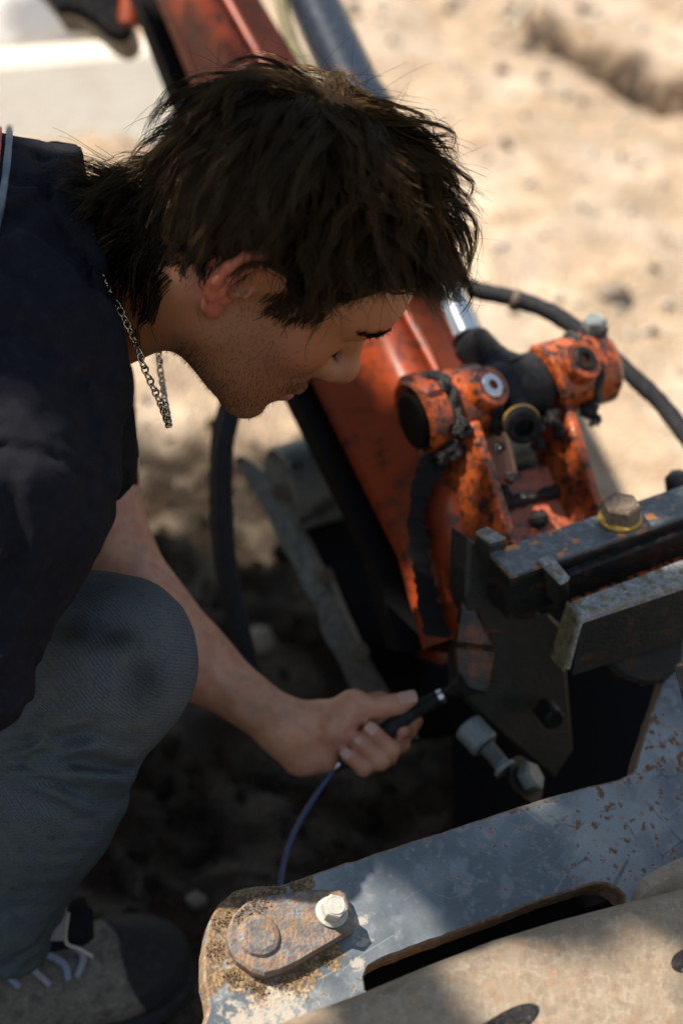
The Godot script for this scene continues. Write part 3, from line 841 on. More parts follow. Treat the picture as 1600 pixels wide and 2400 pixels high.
func arm_sdf(p: Vector3) -> float:
	var d := cap(p, J.elbow, J.mid, 0.037, 0.0285)
	d = smin(d, cap(p, J.mid, J.wrist, 0.0285, 0.0225), 0.02)
	d = smin(d, cap(p, J.elbow, J.shoulder, 0.040, 0.050), 0.03)
	# muscle belly and wrist tendons
	d = smin(d, cap(p, at(330, 1400, 1.60), at(440, 1505, 1.59), 0.021, 0.016), 0.03)
	if p.distance_squared_to(J.wrist) < 0.042:
		d -= 0.0042 * exp(-pow(cap(p, at(560, 1640, 1.575), J.thumb0, 0.0, 0.0) / 0.007, 2.0))
		d -= 0.0038 * exp(-pow(cap(p, at(560, 1670, 1.572), at(712, 1738, 1.565), 0.0, 0.0) / 0.007, 2.0))
		d -= 0.0030 * exp(-pow(cap(p, at(500, 1580, 1.572), at(600, 1690, 1.572), 0.0, 0.0) / 0.004, 2.0))
		var h := cap(p, J.wrist, J.thumb0, 0.0215, 0.018)
		h = smin(h, cap(p, J.thumb0, J.thumb1, 0.0165, 0.0125), 0.016)
		h = smin(h, cap(p, J.thumb0, J.thenar, 0.0145, 0.0155), 0.014)
		h = smin(h, cap(p, J.thenar, J.thumb1, 0.0155, 0.0115), 0.012)
		h = smin(h, cap(p, J.hyp0, J.hyp1, 0.0150, 0.0125), 0.014)
		h = smin(h, cap(p, J.wrist, J.hyp0, 0.0205, 0.015), 0.014)
		for m in ["little0", "ring0", "middle0", "index0"]: h = smin(h, cap(p, J.wrist, J[m], 0.014, 0.0115), 0.010)
		var t := cap(p, J.thumb1, J.thumb2, 0.0112, 0.0086)
		t = smin(t, cap(p, J.thumb2, J.thumb3, 0.0088, 0.0070), 0.006)
		t = smin(t, el(p - J.thumb2.lerp(J.thumb3, 0.55) - UP * -0.002, Vector3.ZERO, Vector3(0.0105, 0.0085, 0.0085)), 0.006)
		h = smin(h, t, 0.010)
		d = smin(d, h, 0.014)
		var rad := {"little": 0.0071, "ring": 0.0080, "middle": 0.0083, "index": 0.0080}
		var g := 1.0
		for m in rad:
			var r: float = rad[m]
			var a: Vector3 = J[m + "0"]
			var b: Vector3 = J[m + "1"]
			var c: Vector3 = J[m + "2"]
			var e: Vector3 = J[m + "3"]
			var q := cap(p, a, b, r * 1.15, r * 1.05)
			q = smin(q, cap(p, b, c, r * 1.03, r), 0.004)
			q = smin(q, cap(p, c, e, r, r * 0.90), 0.003)
			q = smin(q, (p - b).length() - r * 1.10, 0.003)
			q = smin(q, (p - c).length() - r * 1.06, 0.003)
			q += 0.0006 * exp(-pow((p - c.lerp(e, 0.18)).length() / 0.004, 2.0))
			g = smin(g, q, 0.0016)
		d = smin(d, g, 0.0035)
	return d
func arm_color(p: Vector3, _n: Vector3) -> Color:
	var b := Vector3(0.58, 0.295, 0.178)
	var bl := fold.get_noise_3d(p.x * 45.0, p.y * 45.0, p.z * 45.0)
	b = b.lerp(Vector3(0.49, 0.21, 0.125), ss(0.0, 0.40, bl) * 0.75).lerp(Vector3(0.34, 0.20, 0.13), ss(0.0, 0.55, -bl) * 0.6)
	for m in ["thumb3", "little3", "ring3", "middle3", "index3", "hyp1"]:
		b = b.lerp(Vector3(0.47, 0.20, 0.13), 0.6 * (1.0 - ss(0.006, 0.028, p.distance_to(J[m]))))
	# grime
	var w := 1.0 - ss(0.004, 0.016, cap(p, J.thenar, J.hyp1, 0.0, 0.0))
	b = b.lerp(Vector3(0.27, 0.155, 0.115), w * 0.35)
	w = exp(-pow(cap(p, at(520, 1600, 1.572), at(690, 1725, 1.56), 0.0, 0.0) / 0.003, 2.0))
	b = b.lerp(Vector3(0.27, 0.20, 0.17), w * 0.5)
	w = 1.0 - ss(0.02, 0.05, p.distance_to(at(560, 1700, 1.58)))
	b = b.lerp(Vector3(0.34, 0.185, 0.115), w * 0.5)
	return Color(b.x, b.y, b.z)

var fold := FastNoiseLite.new()
var CUT := (RT * 0.965 + UP * 0.20 + FW * 0.14).normalized()
func torso_cap(p: Vector3, a: Vector3, b: Vector3, ra: float, rb: float, squash: float) -> float:
	# a capsule that is wider along the line of sight than across it
	var f := Vector3(0, -0.45, -0.893)
	var m := (a + b) * 0.5
	var w := f * ((p - m).dot(f) * (squash - 1.0))
	return cap(p + w, a, b, ra, rb)
static func pdist(q: Vector2, a: PackedVector2Array) -> float:
	# distance, in frame units, to a drawn crease
	var m := 1e9
	for k in a.size() - 1:
		var e := a[k + 1] - a[k]
		var t := clampf((q - a[k]).dot(e) / e.length_squared(), 0.0, 1.0)
		m = minf(m, (q - a[k] - e * t).length_squared())
	return sqrt(m)
func uvof(p: Vector3) -> Vector2:
	var w := p - eye
	var d := w.dot(FW)
	return Vector2(800.0 + FP * w.dot(RT) / d, 1200.0 - FP * w.dot(UP) / d)
# creases pressed into the cloth where it bunches: points, width, depth (negative: a raised fold)
var JC := [
	[PackedVector2Array([Vector2(-20, 1716), Vector2(117, 1694), Vector2(173, 1681), Vector2(245, 1683), Vector2(291, 1693), Vector2(326, 1726)]), 7.0, 0.0030],
	[PackedVector2Array([Vector2(296, 1690), Vector2(318, 1735), Vector2(322, 1795)]), 6.0, 0.0026],
	[PackedVector2Array([Vector2(10, 1752), Vector2(110, 1722), Vector2(210, 1716), Vector2(300, 1740)]), 13.0, 0.0062],
	[PackedVector2Array([Vector2(15, 1774), Vector2(120, 1752), Vector2(200, 1756), Vector2(312, 1778)]), 11.0, -0.0050],
	[PackedVector2Array([Vector2(5, 1790), Vector2(110, 1776), Vector2(190, 1784), Vector2(300, 1800)]), 11.0, 0.0070],
	[PackedVector2Array([Vector2(20, 1812), Vector2(140, 1806), Vector2(280, 1822)]), 12.0, -0.0050],
	[PackedVector2Array([Vector2(60, 1790), Vector2(105, 1822), Vector2(160, 1842), Vector2(270, 1846)]), 10.0, 0.0060],
	[PackedVector2Array([Vector2(-10, 1830), Vector2(60, 1880), Vector2(150, 1890)]), 16.0, 0.0040],
	[PackedVector2Array([Vector2(150, 1490), Vector2(220, 1560), Vector2(330, 1600)]), 24.0, 0.0016],
	[PackedVector2Array([Vector2(318, 1800), Vector2(280, 1880), Vector2(215, 1985), Vector2(120, 2105)]), 7.0, -0.0022],
	[PackedVector2Array([Vector2(150, 1968), Vector2(200, 1958), Vector2(232, 1968)]), 7.0, 0.0030],
	[PackedVector2Array([Vector2(120, 2010), Vector2(170, 1996), Vector2(205, 2002)]), 7.0, 0.0032],
	[PackedVector2Array([Vector2(90, 2052), Vector2(140, 2036), Vector2(180, 2040)]), 7.0, 0.0034],
	[PackedVector2Array([Vector2(30, 2100), Vector2(90, 2080), Vector2(146, 2086)]), 9.0, 0.0040],
	[PackedVector2Array([Vector2(0, 2140), Vector2(60, 2120), Vector2(116, 2126)]), 9.0, 0.0040],
	[PackedVector2Array([Vector2(190, 1920), Vector2(240, 1908), Vector2(270, 1914)]), 7.0, 0.0026]]
var SC := [
	[PackedVector2Array([Vector2(-20, 1046), Vector2(96, 1060), Vector2(153, 1079), Vector2(204, 1118)]), 9.0, 0.0050],
	[PackedVector2Array([Vector2(282, 880), Vector2(266, 960), Vector2(238, 1045), Vector2(205, 1112)]), 7.0, -0.0032],
	[PackedVector2Array([Vector2(296, 900), Vector2(282, 980), Vector2(252, 1060)]), 6.0, 0.0030],
	[PackedVector2Array([Vector2(112, 398), Vector2(110, 490), Vector2(148, 561), Vector2(194, 612), Vector2(212, 689), Vector2(258, 765)]), 8.0, 0.0045],
	[PackedVector2Array([Vector2(128, 392), Vector2(128, 484), Vector2(165, 548), Vector2(210, 600), Vector2(232, 680)]), 9.0, -0.0030],
	[PackedVector2Array([Vector2(-10, 478), Vector2(70, 440), Vector2(130, 386), Vector2(185, 352)]), 15.0, -0.0045],
	[PackedVector2Array([Vector2(-10, 520), Vector2(60, 500), Vector2(104, 470)]), 13.0, 0.0045],
	[PackedVector2Array([Vector2(-10, 585), Vector2(50, 545), Vector2(100, 560)]), 13.0, -0.0035],
	[PackedVector2Array([Vector2(20, 640), Vector2(110, 690), Vector2(200, 790), Vector2(250, 850)]), 15.0, 0.0040],
	[PackedVector2Array([Vector2(-10, 760), Vector2(80, 800), Vector2(170, 900), Vector2(225, 985)]), 17.0, 0.0050],
	[PackedVector2Array([Vector2(-10, 880), Vector2(70, 905), Vector2(150, 1000)]), 15.0, -0.0040],
	[PackedVector2Array([Vector2(200, 1140), Vector2(180, 1250), Vector2(120, 1380), Vector2(60, 1560)]), 16.0, 0.0050],
	[PackedVector2Array([Vector2(60, 1130), Vector2(90, 1240), Vector2(70, 1400), Vector2(10, 1560)]), 18.0, -0.0045],
	[PackedVector2Array([Vector2(20, 1160), Vector2(40, 1280), Vector2(10, 1420)]), 15.0, 0.0045]]
func creases(p: Vector3, list: Array, k := 0.62) -> float:
	var q := uvof(p)
	var o := 0.0
	for c in list:
		var e: float = pdist(q, c[0]) / c[1]
		if e < 3.2: o += c[2] * k * exp(-e * e * 0.6)
	return o
func shirt_sdf(p: Vector3) -> float:
	var d := torso_cap(p, at(-90, 690, 1.46), at(-640, 900, 1.52), 0.122, 0.13, 0.66)
	d = smin(d, torso_cap(p, at(120, 545, 1.46), at(-100, 600, 1.48), 0.066, 0.1, 0.7), 0.05)
	d = smin(d, cap(p, at(175, 600, 1.45), at(205, 760, 1.42), 0.066, 0.070), 0.04)
	d = smin(d, cap(p, at(120, 640, 1.36), at(150, 800, 1.34), 0.055, 0.060), 0.04)
	d = smin(d, cap(p, at(262, 880, 1.47), at(170, 1050, 1.48), 0.034, 0.055), 0.05)
	d = smin(d, cap(p, at(200, 1050, 1.44), at(120, 1180, 1.42), 0.03, 0.04), 0.05)
	d = smin(d, cap(p, at(30, 860, 1.30), at(5, 1130, 1.27), 0.080, 0.077), 0.05)
	d = smin(d, cap(p, at(5, 1130, 1.27), at(-75, 1560, 1.27), 0.077, 0.050), 0.03)
	# far sleeve
	d = smin(d, cap(p, at(150, 830, 1.66), at(205, 1090, 1.66), 0.07, 0.062), 0.04)
	# neck opening
	d = smax(d, -cap(p, NECK_A, NECK_B, 0.060, 0.069), 0.006)
	d = smax(d, (p - at(246, 745, 1.42)).dot(CUT) - 0.006, 0.008)
	if absf(d) < 0.05:
		var q := p * 1.0
		var w := fold.get_noise_3d(q.x * 9.0, q.y * 9.0, q.z * 9.0)
		var s := p.dot((RT * 0.8 + UP * 0.6).normalized())
		var r := p.dot((RT * 0.5 - UP * 0.85).normalized())
		d += 0.0045 * sin(s * 62.0 + w * 9.0 + r * 8.0) * ss(-0.25, 0.35, w) + 0.005 * w
		d += 0.0022 * sin(r * 120.0 + w * 11.0) * ss(0.05, 0.45, fold.get_noise_3d(q.x * 5.0 + 9.0, q.y * 5.0, q.z * 5.0))
		d += creases(p, SC, 1.0)
		# sleeve seam
		d += 0.0016 * exp(-pow((p - at(165, 1040, 1.25)).dot((RT * 0.25 + UP * 0.97).normalized()) / 0.0025, 2.0)) * ss(-0.1, 0.03, p.x + 0.28)
	return d
func jeans_sdf(p: Vector3) -> float:
	var k := at(258, 1545, 1.42)
	var k2 := at(238, 1590, 1.42)
	var an := at(-20, 2195, 1.57)
	var d := cap(p, k, at(-380, 1420, 1.53), 0.0635, 0.09)
	d = smin(d, cap(p, k2, at(110, 1870, 1.49), 0.0615, 0.056), 0.03)
	d = smin(d, cap(p, at(110, 1870, 1.49), an, 0.056, 0.050), 0.03)
	d = smin(d, cap(p, at(20, 1780, 1.50), at(-200, 2080, 1.6), 0.06, 0.06), 0.05)
	d = smin(d, (p - at(290, 1520, 1.40)).length() - 0.048, 0.03)
	# the cuff is cut open
	d = smax(d, (p - at(20, 2190, 1.57)).dot((an - k2).normalized()) - 0.004, 0.006)
	if absf(d) < 0.04:
		var w := fold.get_noise_3d(p.x * 10.0, p.y * 10.0, p.z * 10.0)
		# folds fan out from the back of the knee
		var c := at(20, 1800, 1.44)
		var e := p - c
		var ang := atan2(e.dot(UP), e.dot(RT))
		var ra := Vector2(e.dot(UP), e.dot(RT)).length()
		d += 0.0040 * sin(ang * 17.0 + w * 3.5) * ss(0.055, 0.012, absf(ra - 0.062)) * ss(1.2, 0.4, absf(ang - 0.2))
		d += 0.0030 * sin((p - k2).dot((an - k2).normalized()) * 95.0 + w * 8.0 + e.dot(RT) * 14.0) * ss(0.18, 0.33, (p - k2).length()) 
		d += 0.004 * w
		if (p - eye).dot(FW) < 1.56: d += creases(p, JC)
	return d
func jeans_color(p: Vector3, _n: Vector3) -> Color:
	var b := Vector3(1, 1, 1)
	var w := fold.get_noise_3d(p.x * 7.0, p.y * 7.0, p.z * 7.0)
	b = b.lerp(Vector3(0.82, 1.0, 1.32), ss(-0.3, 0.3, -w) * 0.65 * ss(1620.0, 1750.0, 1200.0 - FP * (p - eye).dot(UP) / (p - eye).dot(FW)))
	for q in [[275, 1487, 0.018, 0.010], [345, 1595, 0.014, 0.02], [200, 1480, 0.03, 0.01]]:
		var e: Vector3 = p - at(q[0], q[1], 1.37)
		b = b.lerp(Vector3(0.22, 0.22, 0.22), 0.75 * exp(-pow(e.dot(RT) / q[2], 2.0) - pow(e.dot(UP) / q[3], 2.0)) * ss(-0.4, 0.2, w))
	return Color(b.x, b.y, b.z)

func build_person() -> void:
	fold.seed = 31; fold.frequency = 1.0; fold.fractal_octaves = 3
	var P := thing("person", "man in a navy black tee crouching over the machine, head bowed, hand outstretched", "person")
	var body := MB.new()
	nets(head_sdf, [[hw(Vector3(0, 0.03, 0)), hw(Vector3(0.2, 0, 0))]], 0.0026, body, func(p, _n): return skin_color(hl(p)))
	var nb := body.v.size()
	nets(arm_sdf, [[J.mid, J.mid + UP * 0.12]], 0.0030, body, arm_color)
	obj("body", body, M.skin, P)
	build_face_hair(P, body)
	rng.seed = 15
	var ah := MB.new()
	for c in 520:
		var k := rng.randi_range(nb, body.v.size() - 1)
		var p := body.v[k]
		if p.distance_to(J.elbow) > 0.25 or p.distance_to(J.wrist) < 0.03: continue
		var n := body.n[k]
		var d: Vector3 = (n * 0.5 + (J.wrist - J.elbow).normalized() * 0.7 + UP * -0.2 + Vector3(rng.randfn(), rng.randfn(), rng.randfn()) * 0.3).normalized()
		var l := rng.randf_range(0.006, 0.013)
		strand_set(ah, PackedVector3Array([p, p + d * l * 0.5, p + d * l - n * l * 0.2]), 0.00010, 0.00004, Color(0.05, 0.03, 0.018), Color(0.10, 0.065, 0.035))
	kind(obj("arm_hair", ah, M.hair, P), "stuff")
	build_hair(P)
	for q in [["thumb3", 953, 1632, -0.0205, 0.0085, 0.0062, 12.0], ["middle3", 872, 1708, -0.0285, 0.0052, 0.0048, -45.0], ["little3", 811, 1764, -0.0235, 0.0045, 0.0042, -45.0], ["ring3", 842, 1738, -0.0275, 0.003, 0.003, -45.0]]:
		var mb := MB.new()
		var c: Vector3 = at(q[1], q[2], 1.58 + q[3])
		# settle the nail on the fingertip
		for it in 8:
			var dd := arm_sdf(c)
			var g := Vector3(arm_sdf(c + RT * 0.0008) - dd, arm_sdf(c + UP * 0.0008) - dd, arm_sdf(c - FW * 0.0008) - dd).normalized()
			c -= g * dd * 0.8
		var d0 := arm_sdf(c)
		var nn := (RT * (arm_sdf(c + RT * 0.0015) - d0) + UP * (arm_sdf(c + UP * 0.0015) - d0) - FW * (arm_sdf(c - FW * 0.0015) - d0)).normalized()
		var ax: Vector3 = (RT * cos(deg_to_rad(q[6])) + UP * sin(deg_to_rad(q[6])))
		if q[6] < 0.0: ax = (-RT * 0.7 + UP * 0.7)
		ax = (ax - nn * ax.dot(nn)).normalized()
		var ay := nn.cross(ax)
		for a in 9:
			for b in 9:
				var x := a / 4.0 - 1.0
				var y := b / 4.0 - 1.0
				var pw := 1.0 - 0.18 * pow(absf(y), 3.0)
				var wp: Vector3 = c + ax * x * q[4] * pw + ay * y * q[5]
				var dd := arm_sdf(wp)
				wp -= nn * (dd - 0.0005 * (1.0 - pow(maxf(absf(x), absf(y)), 4.0)) + 0.0002 * pow(maxf(absf(x), absf(y)), 6.0))
				mb.vert(wp, (nn + ay * y * 0.45 + ax * x * 0.12).normalized())
		for a in 8:
			for b in 8:
				var k := a * 9 + b
				mb.tri(k, k + 1, k + 10)
				mb.tri(k, k + 10, k + 9)
		obj("fingernail", mb, M.nail, P)
	# clothes
	var mb := MB.new()
	nets(shirt_sdf, [[at(-90, 690, 1.46), at(-90, 100, 1.46)]], 0.0046, mb)
	var sh := obj("tee_shirt", mb, M.cotton, P)
	mb = MB.new()
	var rib := PackedVector3Array()
	var nrm := (NECK_A - NECK_B).normalized()
	var cu := CUT
	for k in 41:
		var th := TAU * k / 40.0
		var fr := frame(nrm)
		var rad: Vector3 = fr[0] * cos(th) + fr[1] * sin(th)
		var p := NECK_B.lerp(NECK_A, 0.35) + rad * 0.0655
		p -= nrm * ((p - at(246, 745, 1.42)).dot(cu) - 0.003) / nrm.dot(cu)
		rib.append(p)
	tube(mb, rib, 0.0062, -1.0, 10)
	obj("collar", mb, M.cotton, sh)
	for q in [["piping", -12.0, 0.0030, M.piping], ["red_piping", -34.0, 0.0014, M.piping_red]]:
		mb = MB.new()
		var ln := PackedVector3Array()
		for k in 24:
			var v := lerpf(300.0, 560.0, k / 23.0)
			var u: float = 34.0 + q[1] * 0.95 - pow((v - 300.0) / 110.0, 1.6) * 9.0
			# lay it on the cloth: walk in from the camera
			var d := 1.1
			for it in 60:
				var s := shirt_sdf(at(u, v, d))
				if s < 0.0006: break
				d += clampf(s * 0.5, 0.0006, 0.02)
				if d > 1.8: break
			if d < 1.8: ln.append(at(u, v, d))
		if ln.size() > 2:
			tube(mb, ln, q[2], -1.0, 8)
			obj(q[0], mb, q[3], sh)
	mb = MB.new()
	nets(jeans_sdf, [[at(258, 1545, 1.42), at(258, 1545, 1.2)]], 0.0036, mb, jeans_color)
	var je := obj("jeans", mb, M.denim, P)
	build_shoe(P)
	build_chain(P)

func build_chain(P: Node3D) -> void:
	var ch := Node3D.new()
	ch.name = "necklace"
	P.add_child(ch, true)
	ch.set_meta("label", "silver curb chain hanging from the neck")
	var raw := []
	for q in [[268, 672, 1.395], [277, 700, 1.385], [294, 737, 1.375], [312, 780, 1.368], [322, 812, 1.365], [337, 858, 1.37], [358, 904, 1.385], [377, 946, 1.40], [393, 988, 1.42], [396, 996, 1.43], [392, 968, 1.445], [386, 936, 1.46], [380, 895, 1.48], [376, 867, 1.485], [373, 830, 1.475], [369, 790, 1.462]]:
		raw.append(at(q[0], q[1], q[2]))
	var path := smooth_path(raw, 10)
	for k in path.size():
		if k > path.size() - 22: continue
		for it in 8:
			var s := minf(head_sdf(path[k]), shirt_sdf(path[k]))
			if s < 0.003: path[k] -= FW * (0.003 - s)
	var acc := 0.0
	var link := MB.new()
	# one curb link: a flattened twisted ring
	var ring := PackedVector3Array()
	for k in 17:
		var th := TAU * k / 16.0
		ring.append(Vector3(cos(th) * 0.0038, sin(th) * 0.0024, sin(th * 2.0) * 0.0006))
	tube(link, ring, 0.00085, -1.0, 7)
	var lm := link.mesh()
	var up := false
	for k in range(1, path.size()):
		acc += path[k].distance_to(path[k - 1])
		if acc > 0.0048:
			acc = 0.0
			var tg := (path[k] - path[k - 1]).normalized()
			var o := MeshInstance3D.new()
			o.name = "link"
			o.mesh = lm
			o.material_override = M.chain
			var y := (-FW - tg * (-FW).dot(tg)).normalized()
			var z := tg.cross(y)
			var a := 0.75 if up else -0.35
			up = not up
			var yy := y * cos(a) + z * sin(a)
			o.transform = Transform3D(Basis(tg, z * cos(a) - y * sin(a), yy), path[k])
			ch.add_child(o, true)

func build_shoe(P: Node3D) -> void:
	var toe := gy(437, 2215, 0.040)
	var an := gy(-10, 2270, 0.10)
	var f := Vector3(toe.x - an.x, 0, toe.z - an.z).normalized()
	var s := Vector3.UP.cross(f)
	var o := Vector3(toe.x, 0, toe.z)
	var L := func(x: float, y: float, z: float) -> Vector3: return o + f * x + Vector3.UP * y + s * z
	var loc := func(p: Vector3) -> Vector3: return Vector3((p - o).dot(f), p.y, (p - o).dot(s))
	var up_ := func(p: Vector3) -> float:
		var q: Vector3 = Vector3((p - o).dot(f), p.y, (p - o).dot(s))
		var d := el(q, Vector3(-0.058, 0.040, 0.0), Vector3(0.058, 0.040, 0.046))
		d = smin(d, el(q, Vector3(-0.135, 0.045, 0.0), Vector3(0.085, 0.052, 0.043)), 0.04)
		d = smin(d, cap(q, Vector3(-0.20, 0.06, 0), Vector3(-0.225, 0.12, 0), 0.045, 0.04), 0.05)
		d = smin(d, el(q, Vector3(-0.235, 0.04, 0.0), Vector3(0.045, 0.04, 0.038)), 0.03)
		d = smax(d, 0.018 - q.y, 0.006)
		d += 0.0015 * sin(q.x * 160.0 + q.z * 60.0) * ss(-0.07, -0.1, q.x) * ss(-0.16, -0.13, q.x)
		return d
	var sd := [[L.call(-0.09, 0.045, 0.0), L.call(-0.09, 0.3, 0.0)]]
	var mb := MB.new()
	nets(up_, sd, 0.004, mb)
	var shoe := obj("shoe", mb, M.suede, P)
	shoe.set_meta("label", "dusty grey work shoe with a dark toe cap")
	mb = MB.new()
	nets(func(p): 
		var q: Vector3 = loc.call(p)
		return smax(float(up_.call(p)) - 0.0022, -0.055 - 0.25 * absf(q.z) - q.x + 0.012 * cos(q.y * 30.0), 0.002), [[L.call(-0.03, 0.04, 0.0), L.call(-0.03, 0.3, 0.0)]], 0.0035, mb)
	obj("toe_cap", mb, M.rubber, shoe)
	mb = MB.new()
	nets(func(p):
		var q: Vector3 = loc.call(p)
		var d := minf(el(Vector3(q.x, 0.012, q.z), Vector3(-0.065, 0.012, 0.0), Vector3(0.07, 0.03, 0.052)), cap(Vector3(q.x, 0.0, q.z), Vector3(-0.09, 0, 0), Vector3(-0.24, 0, 0), 0.046, 0.042))
		return smax(d, absf(q.y - 0.011) - 0.011, 0.005), [[L.call(-0.09, 0.011, 0.0), L.call(-0.09, 0.3, 0.0)]], 0.0045, mb)
	obj("sole", mb, M.rubber, shoe)
	# tongue with a woven label, eyelet flap, laces
	mb = MB.new()
	var tg := [at(112, 2125, 1.565), at(222, 2118, 1.575), at(226, 2205, 1.60), at(112, 2228, 1.59)]
	slab(mb, tg, Vector3(-0.012, -0.022, -0.012), 0.005)
	var tn := obj("tongue", mb, M.cotton, shoe)
	mb = MB.new()
	var fn: Vector3 = (tg[1] - tg[0]).cross(tg[3] - tg[0]).normalized()
	if fn.dot(FW) > 0.0: fn = -fn
	var lb := [onp(116, 2126, tg[0], fn), onp(158, 2118, tg[0], fn), onp(150, 2200, tg[0], fn), onp(106, 2202, tg[0], fn)]
	for k in 4: lb[k] += fn * 0.003
	slab(mb, lb, -fn * 0.0025, 0.0006)
	obj("label", mb, M.label_grey, tn)
	mb = MB.new()
	tube(mb, smooth_path([onp(160, 2135, tg[0], fn) + fn * 0.003, onp(154, 2200, tg[0], fn) + fn * 0.0035, onp(185, 2216, tg[0], fn) + fn * 0.004, onp(216, 2234, tg[0], fn) + fn * 0.004], 5), 0.0016, -1.0, 8)
	obj("label_trim", mb, M.bolt, tn)
	for k in 5:
		mb = MB.new()
		var x := -0.115 - 0.018 * k
		var ps := []
		for w in 7:
			var z := lerpf(-0.03, 0.03, w / 6.0)
			var p: Vector3 = L.call(x + 0.012 * sin(w * 0.9 + k), 0.14, z)
			for it in 50:
				if up_.call(p) < 0.003: break
				p.y -= 0.002
			ps.append(p)
		tube(mb, smooth_path(ps, 4), 0.0032, -1.0, 8)
		obj("lace", mb, M.label_grey if k % 2 == 0 else M.lace, shoe)
# ---------------------------------------------------------------- the machine
func quadstrip_beam(mb: MB, sect: Array, bev := 0.006) -> void:
	# box beam through stations of four corners
	for k in sect.size() - 1: hexa(mb, [sect[k][0], sect[k][1], sect[k][2], sect[k][3]], [sect[k + 1][0], sect[k + 1][1], sect[k + 1][2], sect[k + 1][3]], bev if sect.size() == 2 else 0.0)
func blob(mb: MB, c: Vector3, r: float, sd: int) -> void:
	var nn := FastNoiseLite.new()
	nn.seed = sd; nn.frequency = 1.5 / r
	nets(func(p): return (p - c).length() * (0.8 + 0.2 * sin(p.y * 70.0)) - r * (0.75 + 0.9 * nn.get_noise_3dv(p)), [[c, c + Vector3(0, r * 3.0, 0)]], r * 0.22, mb)

